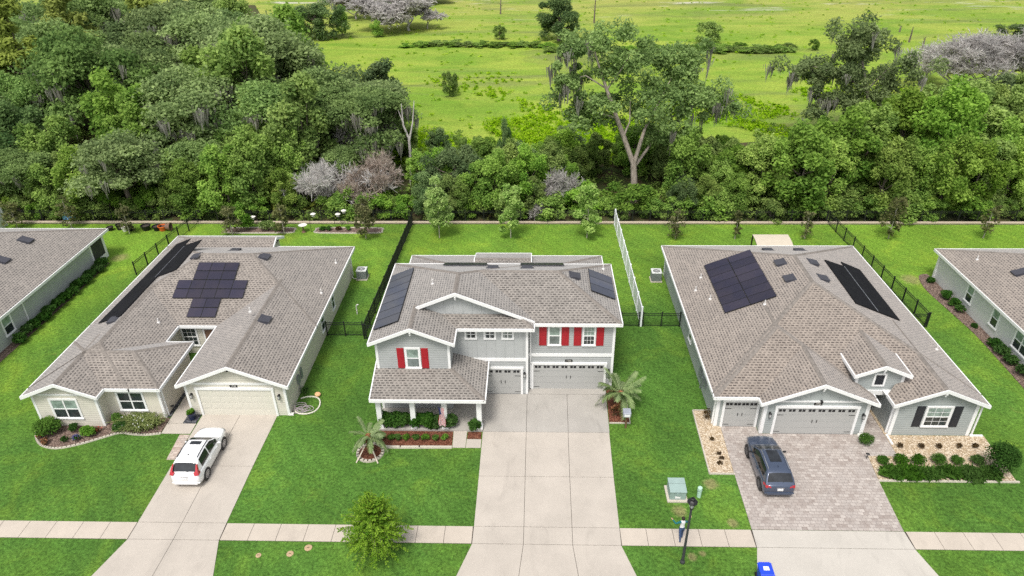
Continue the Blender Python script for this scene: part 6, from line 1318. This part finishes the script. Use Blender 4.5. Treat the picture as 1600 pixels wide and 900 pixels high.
for k, (x, r) in enumerate(((21.33, .36), (22.41, .44), (23.44, .44), (24.63, .48), (25.76, .38), (26.93, .42))): shrub('clipped_shrub', x, 32.05, r, r, r*1.35, 1500, .055, 'leaf_box', ['smallest clipped round shrub at the left of the row in tan stones', 'second clipped round shrub from the left in tan stones', 'third clipped round shrub from the left in tan stones', 'largest clipped round shrub in the tan stones, fourth in the row', 'fifth clipped round shrub from the left in tan stones', 'clipped round shrub touching the tall round bush'][k], 'clipped round shrubs', 50+k, clumps=16, fill=.9)
shrub('clipped_shrub', 21.0, 33.75, .48, .46, .7, 1700, .055, 'leaf_box', 'clipped round shrub by the garage corner of the dormer house', seed=58, clumps=16, fill=.9); shrub('round_bush', 27.75, 31.4, .95, .9, 2.2, 5200, .08, 'leaf_shrub', 'tall dark round bush at the right end of the stone bed', seed=59, clumps=26, fill=.85, cat='bush')
for k, x in enumerate((22.94, 24.25, 25.34, 26.57, 27.59)): shrub('bronze_plant', x, 33.4, .2, .2, .35, 90, .09, 'leaf_bronze', ['first', 'second', 'third', 'fourth', 'fifth'][k]+' small bronze plant from the left under the shuttered window', 'small bronze plants', 60+k, cat='plant')
for k, (x, w) in enumerate(((21.5, .7), (22.5, .75), (23.6, .8), (24.9, .7), (26.0, .75), (27.1, .7))): shrub('juniper', x, 31.05+.06*math.sin(k*2.6), w*1.25, .5+.1*math.sin(k*1.9), .36, 760, .2, 'leaf_box', ['first', 'second', 'third', 'fourth', 'fifth', 'sixth'][k]+' spreading juniper from the left along the stone bed kerb', 'spreading junipers', 70+k, aspect=3.4, fill=.15, clumps=15)
for k, (x, y) in enumerate(((11.45, 33.9), (11.6, 32.6), (11.5, 31.8), (11.7, 32.2))): shrub('dry_plant', x, y, .2, .16, .22, 46, .09, 'leaf_bronze', ['withered brown plant nearest the single garage, in the stone strip', 'withered brown plant in the middle of the stone strip', 'withered brown plant nearest the street, in the stone strip', 'smallest withered brown plant in the stone strip'][k], 'withered plants in the stone strip', 80+k, cat='plant')
shrub('wall_plant', 11.55, 35.9, .22, .4, .9, 130, .09, 'leaf_bronze', 'thin climbing plant on the left wall corner of the dormer house', seed=85, cat='plant')
shrub('croton', 5.55, 36.6, .22, .2, .5, 120, .10, 'leaf_bronze', 'small orange-leaved plant under the larger palm', seed=86, cat='plant', extra=('petal_orange', 40, .1)); shrub('dry_plant', 5.65, 36.15, .3, .25, .3, 60, .08, 'leaf_bronze', 'wilted low plant in the red mulch under the larger palm', seed=87, cat='plant')
shrub('croton', -10.0, 32.75, .2, .2, .5, 60, .1, 'leaf_bronze', 'rusty dead leaves at the foot of the braced palm', seed=88, cat='plant')
for k in range(13): shrub('wall_shrub', -39.75+.1*math.sin(k*3.), 44.2+k*1.03, .55, .62, .85+.1*math.sin(k*1.7), 640, .15, 'leaf_shrub', ['thirteenth', 'twelfth', 'eleventh', 'tenth', 'ninth', 'eighth', 'seventh', 'sixth', 'fifth', 'fourth', 'third', 'second', 'first'][k]+' dark shrub from the lanai corner along the sage house wall', 'shrubs along the sage house', 90+k, stem=k < 1)
for k, (y, s) in enumerate(((54.0, .4), (51.4, .6), (50.2, .55), (49.2, .5), (47.0, .25), (44.5, .6), (43.4, .65), (42.2, .6), (41.0, .6))): shrub('wall_shrub', 34.75, y, s*.8, s*.85, s*1.35, 420, .15, 'leaf_shrub', ['small dark shrub by the rear corner of the pale right-edge house', 'sparse shrub before the farthest window of the pale right-edge house', 'sparse shrub just nearer than the farthest window of the pale house', 'third sparse shrub along the pale right-edge house', 'smallest shrub in the brown mulch along the pale house', 'leafy shrub between the second and third window of the pale house', 'tallest leafy shrub along the pale right-edge house', 'leafy shrub by the double window of the pale house', 'leafy shrub nearest the street along the pale house'][k], 'shrubs along the pale house', 120+k)
# saplings
def sapling(x, y, h, w, n, size, mat, bark, label, group, seed, trunk=.3, cone=.6, name='young_tree'):
    root = empty(name, (x, y, 0), label, 'tree', group); rng = np.random.default_rng(seed); m = 30; z = trunk*h+(1-trunk)*h*rng.random(m)**.9; f = (z/h-trunk)/(1-trunk); rr = w*.5*(1-f*cone)*(.45+.55*np.minimum(1, f*4+.25))*np.sqrt(rng.random(m)); a = rng.uniform(0, 6.28, m); C = np.stack([rr*np.cos(a), rr*np.sin(a), z], 1); Rd = w*rng.uniform(.12, .2, m)
    V, T = leaves(C, Rd, n//m, size, seed, fill=.3); o = bpy.data.objects.new('crown', quads_mesh('crown', V, M[mat], T)); COL.objects.link(o); o.parent = root
    S = [([Vector((0, 0, 0)), Vector((.03, 0, h*.5)), Vector((0, .02, h*.95))], [.055, .04, .012])]+[([Vector((0, 0, max(trunk*h*.9, c[2]-.4))), Vector(c)], [.018, .006]) for c in C[:16]]; o = bpy.data.objects.new('trunk', tube_mesh('trunk', S, M[bark], 6)); COL.objects.link(o); o.parent = root; return root
for k, (x, l) in enumerate(((-9.12, 'young green maple behind the two-storey house, left of three'), (-2.04, 'young green maple behind the two-storey house, middle of three'), (5.49, 'young green maple behind the two-storey house, right of three'))): sapling(x, 62.75, (5.9, 5.3, 5.5)[k], 2.9, 5200, .17, 'leaf_maple', 'bark_young', l, 'young maples in the middle yard', 140+k, .2)
for k, (x, y, h, w, n, l) in enumerate(((-16.46, 62.65, 3.9, 2.1, 2200, 'bushy bronze magnolia sapling right of the right oval bed'), (14.16, 62.6, 2.9, 2.0, 520, 'sparse bronze sapling right of the white fence'), (19.97, 62.6, 3.0, 1.0, 460, 'thin upright sapling left of the arched canopy'), (26.75, 62.65, 2.8, 1.5, 460, 'sparse sapling right of the arched canopy'), (34.87, 62.7, 4.2, 2.3, 1100, 'largest bronze sapling on the right-edge lawn'), (44.05, 62.85, 3.4, 1.7, 560, 'thin sapling at the right edge by the rear fence'), (-40.85, 63.6, 3.0, 1.8, 520, 'pale sapling behind the row of pots'), (-30.2, 63.4, 3.0, 2.1, 620, 'pale bronze sapling at the left oval bed'), (-24.93, 63.5, 3.0, 1.9, 700, 'bronze sapling at the right end of the left oval bed'), (-53.08, 64.6, 2.8, 2.3, 620, 'pale bushy sapling at the far left by the fence'), (-47.57, 64.9, 3.3, 1.9, 620, 'pale sapling in front of the blue banner'))): sapling(x, y, h, w, n, .17, 'leaf_magnolia', 'bark_young', l, 'bronze saplings in the back yards', 150+k, .16, .45)
shrub('garden_shrub', -28.9, 64.3, .7, .6, 1.9, 1400, .13, 'leaf_lime', 'bright green upright bush in the left oval bed', seed=170, clumps=12); shrub('garden_shrub', -26.9, 64.3, .95, .5, 1.25, 900, .13, 'leaf_under', 'wide pale bush in the left oval bed', seed=171); shrub('garden_shrub', -25.7, 64.3, .5, .4, .7, 500, .12, 'leaf_shrub', 'low dark bush at the right of the left oval bed', seed=172)
for k, x in enumerate((-21.2, -20.5, -19.6, -18.6)): shrub('garden_shrub', x, 64.35, .35, .3, .5, 220, .11, ['leaf_shrub', 'leaf_shrub', 'leaf_bronze', 'leaf_lime'][k], ['small dark plant at the left of the right oval bed', 'second small plant in the right oval bed', 'purplish small plant in the right oval bed', 'faint green plant in the right oval bed'][k], seed=173+k)
shrub('garden_shrub', -15.7, 38.2, .3, .35, .6, 160, .1, 'leaf_shrub', 'weedy plant against the cream wall behind the hoses', seed=180)
# the street tree: drooping branchlets of small leaves
def street_tree(x, y, label):
    rng = np.random.default_rng(9); rn = random.Random(9); root = empty('street_tree', (x, y, 0), label, 'tree'); S = [([Vector((0, 0, 0)), Vector((.05, .03, .9)), Vector((0, 0, 1.9)), Vector((.05, .1, 3.2))], [.075, .06, .045, .015])]; out = []; tn = []
    for k in range(380):
        f = (k+.5)/380; az = k*2.39996; s = Vector((0, 0, .95+2.3*f)); el = .2+1.05*f+rn.uniform(-.25, .25); L = (1.45+.55*math.sin(math.pi*min(1, .12+f*1.05)))*rn.uniform(.55, 1.12); d = Vector((math.cos(az)*math.cos(el), math.sin(az)*math.cos(el), math.sin(el))); P = []
        for t in (0, .25, .5, .75, 1): P.append(s+d*L*t+Vector((0, 0, -.42*L*t*t*(1.15-f*.6)))+Vector((rn.gauss(0, .03), rn.gauss(0, .03), 0)))
        if k % 2 == 0: S.append((P, [.016, .012, .009, .006, .003]))
        base = rng.uniform(.2, .85)
        for j in range(58):
            t = rn.uniform(.22, 1); i = min(3, int(t*4)); p = P[i].lerp(P[i+1], t*4-i); e = (P[i+1]-P[i]).normalized(); sd = e.cross(Vector((0, 0, 1))).normalized(); q = (e*.5+sd*rn.choice((-1, 1))+Vector((0, 0, rn.uniform(-.5, .3)))).normalized(); c = np.array(p+q*.05); out.append((c, np.array(q))); tn.append(min(1, max(0, base+rng.normal()*.2+.15*(t-.6))))
    pos = np.array([a for a, _ in out]); tg = np.array([b for _, b in out]); nr = unit(rng.normal(size=pos.shape)*.5+np.array([0, 0, 1.])); V = quads_from(pos, nr, rng.uniform(.05, .085, len(pos)), 2.0, rng, tg)
    for nm, me in (('trunk', tube_mesh('trunk', S, M['bark'], 5)), ('crown', quads_mesh('crown', V, M['leaf_elm'], tn))): o = bpy.data.objects.new(nm, me); COL.objects.link(o); o.parent = root
street_tree(-8.05, 24.95, 'fine-leaved young street tree in the verge before the two-storey house')

# ------------------------------------------------------------------ camera, sky, sun
cam = bpy.data.cameras.new('camera'); co = bpy.data.objects.new('camera', cam); COL.objects.link(co)
def cam_rot(p, yaw, roll):
    cp, sp, cy, sy, cr, sr = math.cos(p), math.sin(p), math.cos(yaw), math.sin(yaw), math.cos(roll), math.sin(roll)
    Mx = Matrix(((1, 0, 0), (0, -sp, -cp), (0, cp, -sp))); Y = Matrix(((cy, sy, 0), (-sy, cy, 0), (0, 0, 1))); Q = Matrix(((cr, -sr, 0), (sr, cr, 0), (0, 0, 1)))
    return Q @ Mx @ Y
RM = cam_rot(.529785, .03148, -.01256)
co.matrix_world = Matrix.Translation((0, 0, 31)) @ Matrix((RM[0], -RM[1], -RM[2])).transposed().to_4x4()
cam.sensor_width = 36; cam.lens = 36*1100/1600; cam.clip_end = 3000; cam.clip_start = .5
SC.camera = co
w = bpy.data.worlds.new('World'); SC.world = w; w.use_nodes = True; nt = w.node_tree; bg = nt.nodes['Background']
sky = nt.nodes.new('ShaderNodeTexSky'); sky.sky_type = 'NISHITA'; sky.sun_disc = False
SUN_EL, SUN_AZ = R(62), R(200)
sky.sun_elevation = SUN_EL; sky.sun_rotation = SUN_AZ; sky.air_density = 1.2; sky.dust_density = 4.; sky.ozone_density = 1.
hs = nt.nodes.new('ShaderNodeHueSaturation'); hs.inputs['Saturation'].default_value = .35; nt.links.new(sky.outputs[0], hs.inputs['Color']); nt.links.new(hs.outputs[0], bg.inputs[0]); bg.inputs[1].default_value = .13
sl = bpy.data.lights.new('sun', 'SUN'); sl.energy = 1.7; sl.angle = R(14); sl.color = (1, .96, .9); so = bpy.data.objects.new('sun', sl); COL.objects.link(so)
d = Vector((math.sin(SUN_AZ)*math.cos(SUN_EL), math.cos(SUN_AZ)*math.cos(SUN_EL), math.sin(SUN_EL)))
so.rotation_euler = d.to_track_quat('Z', 'Y').to_euler()
SC.view_settings.view_transform = 'Standard'; SC.view_settings.look = 'None'; SC.view_settings.gamma = 1; SC.view_settings.exposure = .55
SC.render.engine = 'CYCLES'; SC.cycles.max_bounces = 6; SC.cycles.diffuse_bounces = 3; SC.cycles.glossy_bounces = 3; SC.cycles.transparent_max_bounces = 8
SC.cycles.use_denoising = False
